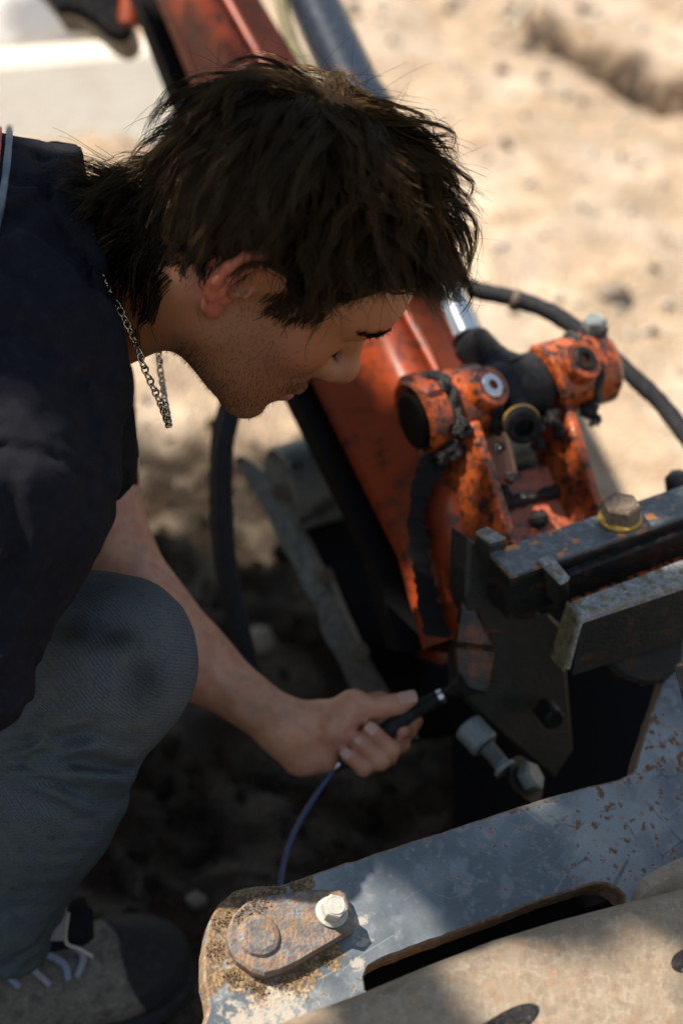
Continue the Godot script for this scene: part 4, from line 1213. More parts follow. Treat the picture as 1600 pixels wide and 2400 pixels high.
func build_excavator() -> void:
	var E := thing("excavator", "orange excavator arm with greasy pin joint and steel ram above the soil", "excavator")
	var mb := MB.new()
	# dipper arm: stations from far to near: left-low, left-high, right-high, right-low
	var LB := [at(300, -110, 2.06), at(349, 0, 1.99), at(708, 913, 1.70), at(858, 1219, 1.635), at(908, 1321, 1.615), at(962, 1530, 1.58)]
	var LT := [at(440, -110, 1.96), at(490, 0, 1.90), at(915, 780, 1.675), at(1015, 1000, 1.63), at(1050, 1150, 1.60), at(1110, 1480, 1.55)]
	var RTT := [at(590, -110, 2.0), at(630, 0, 1.95), at(1100, 760, 1.745), at(1205, 985, 1.70), at(1245, 1150, 1.665), at(1300, 1480, 1.60)]
	# the left side in one sheet, the top in another, closed by bottom and right
	# the arm goes on well past the picture's edge
	for q in [LB, LT, RTT]: q.push_front(q[0] + (q[0] - q[2]) * 1.0)
	var N := LB.size()
	var cen: Vector3 = (LB[2] + RTT[2]) / 2.0
	var RB := []
	for k in N: RB.append(LB[k] + (RTT[k] - LT[k]))
	var rings := []
	for k in N:
		# rounded section
		var c4 := [LB[k], LT[k], RTT[k], RB[k]]
		var ring := []
		var rn := []
		for j in 4:
			var p: Vector3 = c4[j]
			var a: Vector3 = (c4[(j + 3) % 4] - p)
			var b: Vector3 = (c4[(j + 1) % 4] - p)
			var rr := 0.026
			for s in 5:
				var t := s / 4.0
				var pa := p + a.normalized() * rr
				var pb := p + b.normalized() * rr
				ring.append(pa.lerp(p, t).lerp(p.lerp(pb, t), t))
				rn.append((-(b.normalized()) * (1.0 - t) - a.normalized() * t).normalized())
		rings.append([ring, rn])
	for k in N - 1:
		var m: int = rings[k][0].size()
		var b := mb.v.size()
		for e in 2:
			for j in m: mb.vert(rings[k + e][0][j], rings[k + e][1][j], Vector2(j * 0.02, (k + e) * 0.3))
		for j in m:
			var j2 := (j + 1) % m
			mb.tri(b + j, b + j2, b + m + j2)
			mb.tri(b + j, b + m + j2, b + m + j)
	obj("dipper_arm", mb, M.orange, E)
	# weld line and seam plate along the top-left ridge
	mb = MB.new()
	var wl := []
	for k in range(0, 5): wl.append(LT[k].lerp(RTT[k], 0.30) - FW * 0.004)
	tube(mb, smooth_path(wl, 10), 0.004, -1.0, 8, 0.25)
	obj("weld_bead", mb, M.orange, E)
	# dark strip added for the shade under the arm
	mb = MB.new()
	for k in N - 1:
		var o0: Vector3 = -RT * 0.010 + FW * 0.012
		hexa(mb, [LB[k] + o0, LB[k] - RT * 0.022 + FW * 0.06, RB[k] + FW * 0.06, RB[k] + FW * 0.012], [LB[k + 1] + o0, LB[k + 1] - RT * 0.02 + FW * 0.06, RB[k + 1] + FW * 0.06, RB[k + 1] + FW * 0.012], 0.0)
	obj("under_shade", mb, M.void_black, E)
	# upper-left bracket in black steel
	mb = MB.new()
	var px := [[60, -60], [112, 0], [130, 27], [174, 29], [214, 54], [250, 85], [281, 98], [304, 88], [313, 66], [306, 38], [290, 10], [300, -60]]
	var pl := PackedVector2Array()
	var p0 := at(220, 40, 2.15)
	for q in px:
		var w := onp(q[0], q[1], p0, -FW) - p0
		pl.append(Vector2(w.dot(RT), w.dot(UP)))
	extr(mb, pl, p0, RT, UP, -FW, 0.09, 0.008)
	obj("bracket", mb, M.black, E)
	mb = MB.new()
	cyl(mb, at(306, 62, 2.14), at(312, -60, 2.14), 0.014, 0.003)
	obj("bracket_pin", mb, M.orange, E)
	# ram: barrel, rod, eye
	var c0 := at(1225, 905, 1.665)
	var rod_end := at(1070, 728, 1.70)
	var rd := (at(745, 20, 2.02) - at(1090, 762, 1.692)).normalized()
	mb = MB.new()
	var bar0 := at(868, 290, 1.885)
	lathe(mb, bar0, rd, [[0.0, 0.0], [0.029, 0.0], [0.032, 0.004], [0.032, 0.035], [0.029, 0.039], [0.029, 0.62], [0.0, 0.62]], 40)
	obj("ram_barrel", mb, M.blue_barrel, E)
	mb = MB.new()
	cyl(mb, at(1098, 798, 1.685), bar0 + rd * 0.01, 0.0168, 0.001, 40)
	obj("ram_rod", mb, M.chrome, E)
	mb = MB.new()
	tube(mb, smooth_path([at(652, -60, 2.02), at(664, 30, 1.99), at(690, 110, 1.96), at(740, 200, 1.93)], 8), 0.007)
	obj("ram_pipe", mb, M.olive, E)
	# pin joint
	var PL := at(968, 985, 1.62)
	var PR := PL + AX * 0.200
	var A := (PR - PL).normalized()
	var ln := (PR - PL).length()
	mb = MB.new()
	var ey := PL + A * ln * 0.53
	var rn := (at(1098, 798, 1.685) - ey).normalized()
	rn = (rn - A * rn.dot(A)).normalized()
	lathe(mb, PL + A * ln * 0.375, A, [[0.0, 0.0], [0.027, 0.0], [0.0315, 0.004], [0.0315, ln * 0.30 - 0.004], [0.027, ln * 0.30], [0.0, ln * 0.30]], 40, 0.012)
	lathe(mb, ey + rn * 0.014, at(1098, 798, 1.685) - (ey + rn * 0.014), [[0.030, 0.0], [0.0215, 0.018], [0.0195, 0.03], [0.0195, (at(1098, 798, 1.685) - ey).length() - 0.018], [0.0175, (at(1098, 798, 1.685) - ey).length() - 0.014], [0.0, (at(1098, 798, 1.685) - ey).length() - 0.014]], 36)
	obj("ram_eye", mb, M.black, E)
	# outer link: boss at the left with a plate running down to the coupler
	var Dn := (at(1172, 1200, 1.578) - at(1109, 1001, 1.60)).normalized()
	Dn = (Vector3(0, -0.747, 0) - BX * 0.665).normalized()
	var Bk := A.cross(Dn).normalized()
	if Bk.dot(FW) < 0.0: Bk = -Bk
	var facing := (-FW - A * (-FW).dot(A)).normalized()
	for side in 2:
		var t0 := -0.005 if side == 0 else 0.895
		var t1 := 0.125 if side == 0 else 1.04
		mb = MB.new()
		var w := (t1 - t0) * ln
		lathe(mb, PL + A * ln * t0, A, [[0.024, 0.006], [0.034, 0.0], [0.0375, 0.003], [0.0375, w - 0.003], [0.034, w], [0.0, w]] if side == 0 else [[0.0, 0.0], [0.033, 0.0], [0.0355, 0.003], [0.0355, w - 0.006], [0.030, w], [0.0, w]], 44, 0.02, side + 3)
		obj("outer_boss", mb, M.orange_greasy, E)
		mb = MB.new()
		if side == 0:
			lathe(mb, PL + A * ln * (t0 + 0.035), -A, [[0.027, 0.0], [0.027, 0.007], [0.024, 0.009], [0.0, 0.009]], 36, 0.03)
			obj("pin_end", mb, M.grease_and_gap, E)
	# left outer plate: teardrop that runs down beside the arm
	mb = MB.new()
	var pts := PackedVector2Array()
	var pln := PL + A * 0.004
	for q in [[905, 1000], [912, 930], [935, 882], [965, 880], [1000, 920], [1012, 1000], [1000, 1090], [972, 1150], [968, 1250], [985, 1360], [1010, 1480], [1030, 1560], [955, 1540], [935, 1400], [925, 1250], [915, 1120]]:
		var w := onp(q[0], q[1], pln, -A) - pln
		pts.append(Vector2(w.dot(Dn), w.dot(Bk)))
	extr(mb, pts, pln, Dn, Bk, -A, 0.014, 0.002)
	obj("outer_link", mb, M.orange, E)
	# flat dark strip standing in for the shaded gap at the link's edge
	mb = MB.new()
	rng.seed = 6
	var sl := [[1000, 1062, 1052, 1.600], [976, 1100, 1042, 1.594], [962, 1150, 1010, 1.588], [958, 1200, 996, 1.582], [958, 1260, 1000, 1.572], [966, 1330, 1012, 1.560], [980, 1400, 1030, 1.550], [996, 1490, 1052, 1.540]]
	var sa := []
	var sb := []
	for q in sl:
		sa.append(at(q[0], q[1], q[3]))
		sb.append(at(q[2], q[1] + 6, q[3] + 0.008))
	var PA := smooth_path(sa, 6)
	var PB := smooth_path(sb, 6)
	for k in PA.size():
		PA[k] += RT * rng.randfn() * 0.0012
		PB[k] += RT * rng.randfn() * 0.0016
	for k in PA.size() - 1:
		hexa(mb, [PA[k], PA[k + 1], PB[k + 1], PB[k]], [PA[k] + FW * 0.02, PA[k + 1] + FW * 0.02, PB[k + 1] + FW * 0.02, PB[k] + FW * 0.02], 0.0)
	obj("gap_shade", mb, M.grease_and_gap, E)
	# inner link: two bosses with plug hubs, two plates, a bent web
	for side in 2:
		var t0 := 0.165 if side == 0 else 0.685
		var t1 := 0.37 if side == 0 else 0.885
		mb = MB.new()
		var w := (t1 - t0) * ln
		lathe(mb, PL + A * ln * t0, A, [[0.0, 0.0], [0.033, 0.0], [0.036, 0.003], [0.036, w - 0.003], [0.033, w], [0.0, w]], 44, 0.02, side + 7)
		var bo := obj("inner_boss", mb, M.orange_greasy, E)
		mb = MB.new()
		var mid := PL + A * ln * (t0 + t1) * 0.5
		var hd := (facing + UP * 0.22 + A * (0.22 if side == 0 else 0.10)).normalized()
		lathe(mb, mid + hd * 0.018, hd, [[0.0215, 0.0], [0.0200, 0.022], [0.0185, 0.026], [0.0125, 0.0265], [0.0120, 0.024], [0.0, 0.024]], 36, 0.03, side + 1)
		var hub := obj("plug_hub", mb, M.orange_greasy, bo)
		mb = MB.new()
		lathe(mb, mid + hd * 0.0435, hd, [[0.0115, -0.002], [0.0115, 0.0022], [0.0102, 0.0032], [0.0050, 0.0032], [0.0050, -0.006], [0.0, -0.006]], 30)
		obj("plug", mb, M.nickel if side == 0 else M.coupler, hub)
		# grease groove beside the boss
		mb = MB.new()
		var gt := 0.145 if side == 0 else 0.89
		var gc := PL + A * ln * gt
		var cn := FastNoiseLite.new()
		cn.seed = 40 + side; cn.frequency = 60.0; cn.fractal_octaves = 3
		nets(func(p):
			var wv: Vector3 = p - gc
			var x := wv.dot(A)
			var r := (wv - A * x).length() - 0.0335
			return sqrt(x * x * 0.8 + r * r) - 0.0052 - 0.0055 * cn.get_noise_3dv(p), [[gc + facing * 0.0335, gc + facing * 0.06]], 0.0018, mb)
		obj("grease_collar", mb, M.grease, E)
		# plate with its bright front edge
		mb = MB.new()
		var e0 := at(1106, 992, 1.598) if side == 0 else at(1318, 930, 1.655)
		var e1 := at(1206, 1300, 1.555) if side == 0 else at(1420, 1260, 1.600)
		var bk := FW * 0.6 - RT * 0.62 + UP * 0.1 if side == 0 else FW * 0.62 - RT * 0.55
		bk = bk.normalized() * 0.062
		hexa(mb, [e0, e0 + A * 0.0085, e0 + A * 0.0085 + bk, e0 + bk], [e1, e1 + A * 0.0085, e1 + A * 0.0085 + bk * 0.8, e1 + bk * 0.8], 0.0015)
		obj("link_plate", mb, M.orange_greasy, E)
	var W0 := at(1112, 1170, 1.60)
	mb = MB.new()
	hexa(mb, [at(1112, 1132, 1.625), at(1300, 1085, 1.665), at(1306, 1150, 1.650), at(1135, 1196, 1.612)], [at(1112, 1132, 1.64), at(1300, 1085, 1.68), at(1306, 1150, 1.665), at(1135, 1196, 1.627)], 0.002)
	obj("web_rib", mb, M.orange_worn, E)
	mb = MB.new()
	hexa(mb, [at(1138, 1206, 1.612), at(1304, 1160, 1.650), at(1390, 1330, 1.60), at(1195, 1400, 1.56)], [at(1138, 1206, 1.627), at(1304, 1160, 1.665), at(1390, 1330, 1.615), at(1195, 1400, 1.575)], 0.002)
	obj("web_plate", mb, M.orange_worn, E)
	mb = MB.new()
	tube(mb, smooth_path([at(1128, 1204, 1.612), at(1190, 1180, 1.625), at(1250, 1165, 1.638), at(1306, 1150, 1.648)], 8), 0.0065, 0.0055, 10, 0.3)
	obj("weld_bead", mb, M.grease, E)
	# grease lumps on the joint
	mb = MB.new()
	var gl := [[1080, 1010, 1.60, 0.012], [1120, 1040, 1.61, 0.010], [1165, 1000, 1.62, 0.012], [1170, 1050, 1.62, 0.009], [1060, 1060, 1.60, 0.013], [1035, 1075, 1.60, 0.012], [1160, 960, 1.615, 0.010], [1255, 1000, 1.63, 0.012], [1290, 985, 1.64, 0.013], [1310, 1010, 1.65, 0.011], [1260, 1040, 1.64, 0.010], [1380, 960, 1.66, 0.014], [1395, 985, 1.66, 0.010], [1180, 1150, 1.605, 0.009], [1196, 1120, 1.61, 0.008], [1265, 1215, 1.62, 0.0075], [1255, 1225, 1.617, 0.006], [1200, 1285, 1.56, 0.006], [1212, 1296, 1.56, 0.006], [1040, 900, 1.60, 0.007], [1005, 880, 1.605, 0.006]]
	for k in gl.size(): blob(mb, at(gl[k][0], gl[k][1], gl[k][2]), gl[k][3] * 0.72, 90 + k)
	kind(obj("grease_lumps", mb, M.grease, E), "stuff")
	# drain fitting under the eye
	mb = MB.new()
	var fx := (at(1226, 1000, 1.60) - at(1205, 955, 1.635)).normalized()
	lathe(mb, at(1205, 955, 1.635), fx, [[0.014, 0.0], [0.014, 0.03], [0.0165, 0.031], [0.0165, 0.042], [0.0135, 0.043], [0.009, 0.043], [0.009, 0.03], [0.0, 0.03]], 26)
	var gfit := obj("grease_fitting", mb, M.black, E)
	mb = MB.new()
	lathe(mb, at(1205, 955, 1.635) + fx * 0.0275, fx, [[0.0155, 0.0], [0.0172, 0.0012], [0.0172, 0.0036], [0.0155, 0.005]], 26)
	obj("ring", mb, M.yellow, gfit)
	# lock bolt on the right boss
	mb = MB.new()
	var bb := PL + A * ln * 0.965 + (UP * 0.9 - FW * 0.35).normalized() * 0.034
	var ba := (Vector3.UP - A * A.y).normalized()
	lathe(mb, bb, ba, [[0.0, 0.0], [0.013, 0.0], [0.013, 0.006], [0.0115, 0.007], [0.0, 0.007]], 28)
	var wsh := obj("washer", mb, M.grease, E)
	mb = MB.new()
	hexbolt(mb, bb + ba * 0.0072, ba, 0.019, 0.009, 0.4)
	obj("lock_bolt", mb, M.zinc, wsh)
	# hoses
	mb = MB.new()
	var h1 := []
	for q in [[960, 560, 1.80], [1040, 640, 1.80], [1110, 678, 1.79], [1205, 700, 1.78], [1300, 738, 1.77], [1400, 810, 1.755], [1490, 890, 1.74], [1560, 960, 1.73], [1640, 1080, 1.71], [1700, 1250, 1.70]]: h1.append(at(q[0], q[1], q[2]))
	tube(mb, smooth_path(h1, 10), 0.0088, -1.0, 18, 0.06)
	var hs := obj("hydraulic_hose", mb, M.rubber, E)
	mb = MB.new()
	lathe(mb, at(1198, 698, 1.78), at(1214, 704, 1.78) - at(1198, 698, 1.78), [[0.0095, 0.0], [0.0104, 0.001], [0.0104, 0.006], [0.0095, 0.007]], 24)
	obj("hose_clamp", mb, M.rust_bolt, hs)
	mb = MB.new()
	h1 = []
	for q in [[620, 760, 1.80], [560, 900, 1.78], [537, 985, 1.77], [524, 1060, 1.76], [523, 1180, 1.75], [530, 1300, 1.74], [546, 1400, 1.735], [566, 1490, 1.735], [590, 1580, 1.74], [640, 1700, 1.76], [700, 1800, 1.80]]: h1.append(at(q[0], q[1], q[2]))
	tube(mb, smooth_path(h1, 10), 0.0098, -1.0, 18, 0.05)
	obj("hydraulic_hose", mb, M.rubber, E)
	mb = MB.new()
	h1 = []
	for q in [[600, 760, 1.82], [548, 900, 1.80], [516, 1000, 1.785], [508, 1100, 1.775], [508, 1200, 1.765], [518, 1310, 1.755], [540, 1420, 1.75], [560, 1520, 1.755], [590, 1620, 1.77], [640, 1760, 1.80]]: h1.append(at(q[0], q[1], q[2]))
	tube(mb, smooth_path(h1, 10), 0.0075, -1.0, 16, 0.05)
	obj("hydraulic_hose", mb, M.rubber, E)
	mb = MB.new()
	cyl(mb, at(1592, 1180, 1.62), at(1585, 1105, 1.63), 0.012, 0.006, 24, 0.03)
	cyl(mb, at(1640, 1150, 1.62), at(1588, 1150, 1.62), 0.012, 0.003, 24)
	obj("hose_elbow", mb, M.rubber, E)

func build_coupler() -> void:
	var C := thing("quick_coupler", "dark steel quick coupler with bolted top bar and bare rubbed edges", "coupler")
	var mb := MB.new()
	# bolted top bar
	var y0 := 0.470
	var tp := [gy(1145, 1292, y0), gy(1405, 1203, y0), gy(1680, 1108, y0), gy(1680, 1180, y0), gy(1318, 1311, y0), gy(1196, 1348, y0)]
	var dn5 := Vector3(0, 0.05, 0)
	var dn1 := Vector3(0, 0.006, 0)
	hexa(mb, [tp[0] - dn1, tp[2] - dn1, tp[3] - dn1, tp[5] - dn1], [tp[0] - dn5, tp[2] - dn5, tp[3] - dn5, tp[5] - dn5], 0.0015)
	var tb := obj("top_bar", mb, M.coupler, C)
	mb = MB.new()
	slab(mb, [tp[0], tp[2], tp[3], tp[5]], -dn1 * 0.97, 0.0015)
	obj("top_plate", mb, M.bar_top, tb)  # thin paler slab over the darker bar
	mb = MB.new()
	var bc := gy(1451, 1218, y0 + 0.0005)
	lathe(mb, bc, Vector3.UP, [[0.0, 0.0], [0.0185, 0.0], [0.019, 0.001], [0.019, 0.0028], [0.0175, 0.004], [0.0, 0.004]], 32)
	obj("washer", mb, M.yellow, tb)
	mb = MB.new()
	hexbolt(mb, bc + Vector3(0, 0.0042, 0), Vector3.UP, 0.029, 0.0145, 0.25)
	obj("hex_bolt", mb, M.rust_bolt, tb)
	# lower rail beside it
	mb = MB.new()
	slab(mb, [gy(1318, 1332, 0.458), gy(1680, 1196, 0.458), gy(1680, 1216, 0.458), gy(1330, 1349, 0.458)], Vector3(0, -0.045, 0), 0.002)
	obj("rail", mb, M.coupler, C)
	mb = MB.new()
	slab(mb, [gy(1322, 1390, 0.430), gy(1680, 1262, 0.430), gy(1680, 1330, 0.430), gy(1335, 1425, 0.430)], Vector3(0, -0.03, 0), 0.002)
	obj("orange_rail", mb, M.orange_greasy, C)
	# left bracket: block on top of a tall plate
	mb = MB.new()
	var t4 := [gy(1111, 1244, 0.482), gy(1141, 1231, 0.482), gy(1188, 1258, 0.482), gy(1146, 1270, 0.482)]
	var b4 := [at(1094, 1400, 1.60), at(1140, 1400, 1.64), at(1215, 1420, 1.58), at(1165, 1430, 1.545)]
	var t4b := []
	for q in t4: t4b.append(q - Vector3(0, 0.0042, 0))
	hexa(mb, t4b, b4, 0.002)
	var lt := obj("lug", mb, M.olive_dark, C)
	mb = MB.new()
	slab(mb, t4, Vector3(0, -0.004, 0), 0.0015)
	obj("worn_top", mb, M.rubbed, lt)
	mb = MB.new()
	var pl := PackedVector2Array()
	var p0 := at(1160, 1420, 1.555)
	var fn := (-BX * 0.95 + Vector3.UP * 0.25).normalized()
	var ax := AX
	var ay := fn.cross(ax).normalized()
	if ay.y < 0.0: ay = -ay
	for q in [[1098, 1262], [1146, 1290], [1150, 1370], [1212, 1445], [1288, 1440], [1320, 1470], [1330, 1580], [1345, 1760], [1300, 1830], [1150, 1700], [1090, 1640], [1088, 1560], [1110, 1480], [1092, 1400]]:
		var w := onp(q[0], q[1], p0, fn) - p0
		pl.append(Vector2(w.dot(ax), w.dot(ay)))
	extr(mb, pl, p0, ax, ay, fn, 0.03, 0.003)
	obj("side_plate", mb, M.olive_dark, C)
	# hook lobe that hugs the bar
	mb = MB.new()
	pl = PackedVector2Array()
	p0 = at(1300, 1330, 1.525)
	fn = (AX * -0.82 - BX * 0.35 + Vector3.UP * 0.2).normalized()
	ax = fn.cross(Vector3.UP).normalized()
	ay = ax.cross(fn).normalized()
	hexa(mb, [gy(1256, 1308, 0.4698), gy(1290, 1296, 0.4698), gy(1337, 1352, 0.4658), gy(1313, 1368, 0.4658)], [at(1240, 1440, 1.56), at(1290, 1440, 1.57), at(1345, 1425, 1.55), at(1325, 1435, 1.53)], 0.006)
	var hk := obj("hook", mb, M.olive_dark, C)
	mb = MB.new()
	slab(mb, [gy(1256, 1308, 0.474), gy(1290, 1296, 0.474), gy(1337, 1352, 0.470), gy(1313, 1368, 0.470)], Vector3(0, -0.004, 0), 0.0015)
	obj("worn_top", mb, M.rubbed, hk)
	mb = MB.new()
	hexa(mb, [at(1200, 1352, 1.545), at(1250, 1330, 1.55), at(1250, 1340, 1.60), at(1200, 1360, 1.60)], [at(1215, 1440, 1.54), at(1262, 1430, 1.545), at(1262, 1440, 1.60), at(1215, 1450, 1.60)], 0.003)
	obj("spacer", mb, M.smear, C)
	# the wide bar in front with its bevelled olive end
	mb = MB.new()
	var ya := 0.455
	var f4 := [gy(1333, 1407, ya), gy(1700, 1270, ya), gy(1700, 1332, ya), gy(1361, 1446, ya)]
	var g4 := [at(1294, 1541, 1.50), at(1690, 1400, 1.55), at(1690, 1460, 1.53), at(1326, 1576, 1.475)]
	hexa(mb, f4, g4, 0.0025)
	var fb := obj("front_bar", mb, M.rubbed, C)
	mb = MB.new()
	var k0: Vector3 = f4[0]
	var en: Vector3 = (f4[3] - f4[0]).cross(g4[0] - f4[0]).normalized()
	if en.dot(FW) > 0.0: en = -en
	hexa(mb, [f4[0] + en * 0.0008, f4[3] + en * 0.0008, g4[3] + en * 0.0008, g4[0] + en * 0.0008], [f4[0] + en * 0.003, f4[3] + en * 0.003, g4[3] + en * 0.003, g4[0] + en * 0.003], 0.001)
	obj("end_plate", mb, M.olive, fb)
	mb = MB.new()
	var fo: Vector3 = (f4[3] - f4[0]).normalized()
	hexa(mb, [f4[3].lerp(f4[2], 0.01) + fo * 0.001 - Vector3(0, 0.006, 0), f4[2] + fo * 0.001 - Vector3(0, 0.006, 0), g4[2] + fo * 0.006, g4[3].lerp(g4[2], 0.02) + fo * 0.006], [f4[3].lerp(f4[2], 0.01) - Vector3(0, 0.006, 0), f4[2] - Vector3(0, 0.006, 0), g4[2], g4[3].lerp(g4[2], 0.02)], 0.0008)
	obj("face_plate", mb, M.coupler, fb)
	# curved gusset below it
	mb = MB.new()
	pl = PackedVector2Array()
	p0 = at(1480, 1530, 1.50)
	fn = (-BX * 0.75 + Vector3.UP * 0.66).normalized()
	ax = AX
	ay = fn.cross(ax).normalized()
	if ay.y < 0.0: ay = -ay
	for q in [[1385, 1470], [1620, 1400], [1600, 1560], [1560, 1600], [1512, 1607], [1460, 1590], [1425, 1560], [1400, 1520]]:
		var w := onp(q[0], q[1], p0, fn) - p0
		pl.append(Vector2(w.dot(ax), w.dot(ay)))
	extr(mb, pl, p0, ax, ay, fn, 0.02, 0.004)
	obj("gusset", mb, M.coupler, C)
	# rust-orange cheek on the left
	mb = MB.new()
	hexa(mb, [at(1078, 1402, 1.55), at(1110, 1412, 1.545), at(1160, 1520, 1.54), at(1062, 1510, 1.55)], [at(1078, 1402, 1.64), at(1110, 1412, 1.64), at(1160, 1520, 1.62), at(1062, 1510, 1.64)], 0.003)
	hexa(mb, [at(1062, 1511, 1.55), at(1160, 1521, 1.54), at(1140, 1630, 1.545), at(1070, 1610, 1.555)], [at(1062, 1511, 1.64), at(1160, 1521, 1.62), at(1140, 1630, 1.62), at(1070, 1610, 1.64)], 0.003)
	var ck := obj("cheek_plate", mb, M.smear, C)
	mb = MB.new()
	var g0 := at(1095, 1602, 1.552)
	var g1 := at(1040, 1629, 1.574)
	lathe(mb, g0, g1 - g0, [[0.0, 0.0], [0.011, 0.0], [0.011, 0.010], [0.0075, 0.012], [0.0075, 0.018], [0.0055, 0.020], [0.0055, (g1 - g0).length()], [0.0, (g1 - g0).length()]], 22)
	obj("grease_nipple", mb, M.coupler, ck)
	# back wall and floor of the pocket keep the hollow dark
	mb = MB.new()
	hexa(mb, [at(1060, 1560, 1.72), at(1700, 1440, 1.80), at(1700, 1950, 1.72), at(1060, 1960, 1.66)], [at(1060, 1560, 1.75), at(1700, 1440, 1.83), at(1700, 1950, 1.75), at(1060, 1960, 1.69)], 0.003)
	obj("back_plate", mb, M.void_black, C)
	mb = MB.new()
	cyl(mb, at(1270, 1655, 1.60), at(1300, 1690, 1.58), 0.010, 0.002, 20)
	obj("stub_pin", mb, M.coupler, C)
	# zinc adjuster screw
	mb = MB.new()
	cyl(mb, at(1093, 1700, 1.575), at(1138, 1748, 1.565), 0.0140, 0.002, 30)
	var ad := obj("adjuster_screw", mb, M.zinc, C)
	mb = MB.new()
	var a0 := at(1140, 1750, 1.564)
	var a1 := at(1186, 1806, 1.553)
	var ad_ := (a1 - a0).normalized()
	var prof := [[0.0, 0.0]]
	var L := (a1 - a0).length()
	for k in 11:
		prof.append([0.0062, L * 0.75 * k / 11.0])
		prof.append([0.0078, L * 0.75 * (k + 0.5) / 11.0])
	prof += [[0.007, L * 0.76], [0.0105, L * 0.85], [0.0105, L], [0.0, L]]
	lathe(mb, a0, ad_, prof, 20)
	obj("thread", mb, M.zinc, ad)
	mb = MB.new()
	var wd := (AX * 0.5 + Vector3.UP * 0.6 - BX * 0.4).normalized()
	lathe(mb, at(1225, 1830, 1.56), wd, [[0.008, 0.0], [0.022, 0.0], [0.022, 0.004], [0.008, 0.004]], 30)
	obj("washer", mb, M.coupler, ad)
	mb = MB.new()
	hexbolt(mb, at(1225, 1830, 1.56) + wd * 0.0042, wd, 0.024, 0.010)
	obj("nut", mb, M.zinc, ad)

func build_bucket() -> void:
	var B := thing("bucket", "worn curved steel bucket edge lying in the shade under the orange arm", "bucket")
	var rim := []
	var inn := []
	var o := [[549, 1076, 1.922], [560, 1098, 1.915], [585, 1135, 1.90], [618, 1200, 1.875], [655, 1270, 1.85], [688, 1335, 1.825], [712, 1372, 1.81], [735, 1430, 1.79], [757, 1480, 1.775], [785, 1545, 1.755], [815, 1600, 1.745], [850, 1660, 1.73], [900, 1740, 1.71]]
	var jag := [0, 3, -4, 4, -2, 7, -5, 9, -4, 5, 0, 3, 0]
	var mb := MB.new()
	for k in o.size():
		rim.append(at(o[k][0] + jag[k], o[k][1], o[k][2]))
		inn.append(at(o[k][0] + minf(52.0, 14.0 + k * 22.0) + k * 1.5, o[k][1] - 8, o[k][2] - 0.012))
	var R := smooth_path(rim, 5)
	var I := smooth_path(inn, 5)
	for k in R.size() - 1:
		var tk := Vector3(0.4, -0.5, -0.6).normalized() * 0.012
		hexa(mb, [R[k], R[k + 1], I[k + 1], I[k]], [R[k] + tk, R[k + 1] + tk, I[k + 1] + tk, I[k] + tk], 0.0)
	obj("side_cutter", mb, M.blade, B)
	mb = MB.new()
	# curved shell runs away to the right, near black for the shade inside
	for k in range(6, R.size() - 1):
		var a: Vector3 = I[k] + FW * 0.012
		var b: Vector3 = I[k + 1] + FW * 0.012
		var dv := AX * 0.36 + Vector3(0, -0.07, 0)
		var tk := Vector3(0, -0.012, -0.006)
		hexa(mb, [a, b, b + dv, a + dv], [a + tk, b + tk, b + dv + tk, a + dv + tk], 0.0)
	obj("shell", mb, M.void_black, B)
	for k in 3:
		mb = MB.new()
		var q: Vector3 = I[12 + k * 16] - FW * 0.006
		hexbolt(mb, q, -FW, 0.016, 0.007, k)
		obj("cutter_bolt", mb, M.rust_bolt, B)
	mb = MB.new()
	var c0 := at(660, 1150, 1.865)
	lathe(mb, c0, AX, [[0.0, 0.0], [0.044, 0.0], [0.047, 0.003], [0.047, 0.29], [0.0, 0.29]], 44)
	obj("torque_tube", mb, M.drum, B)

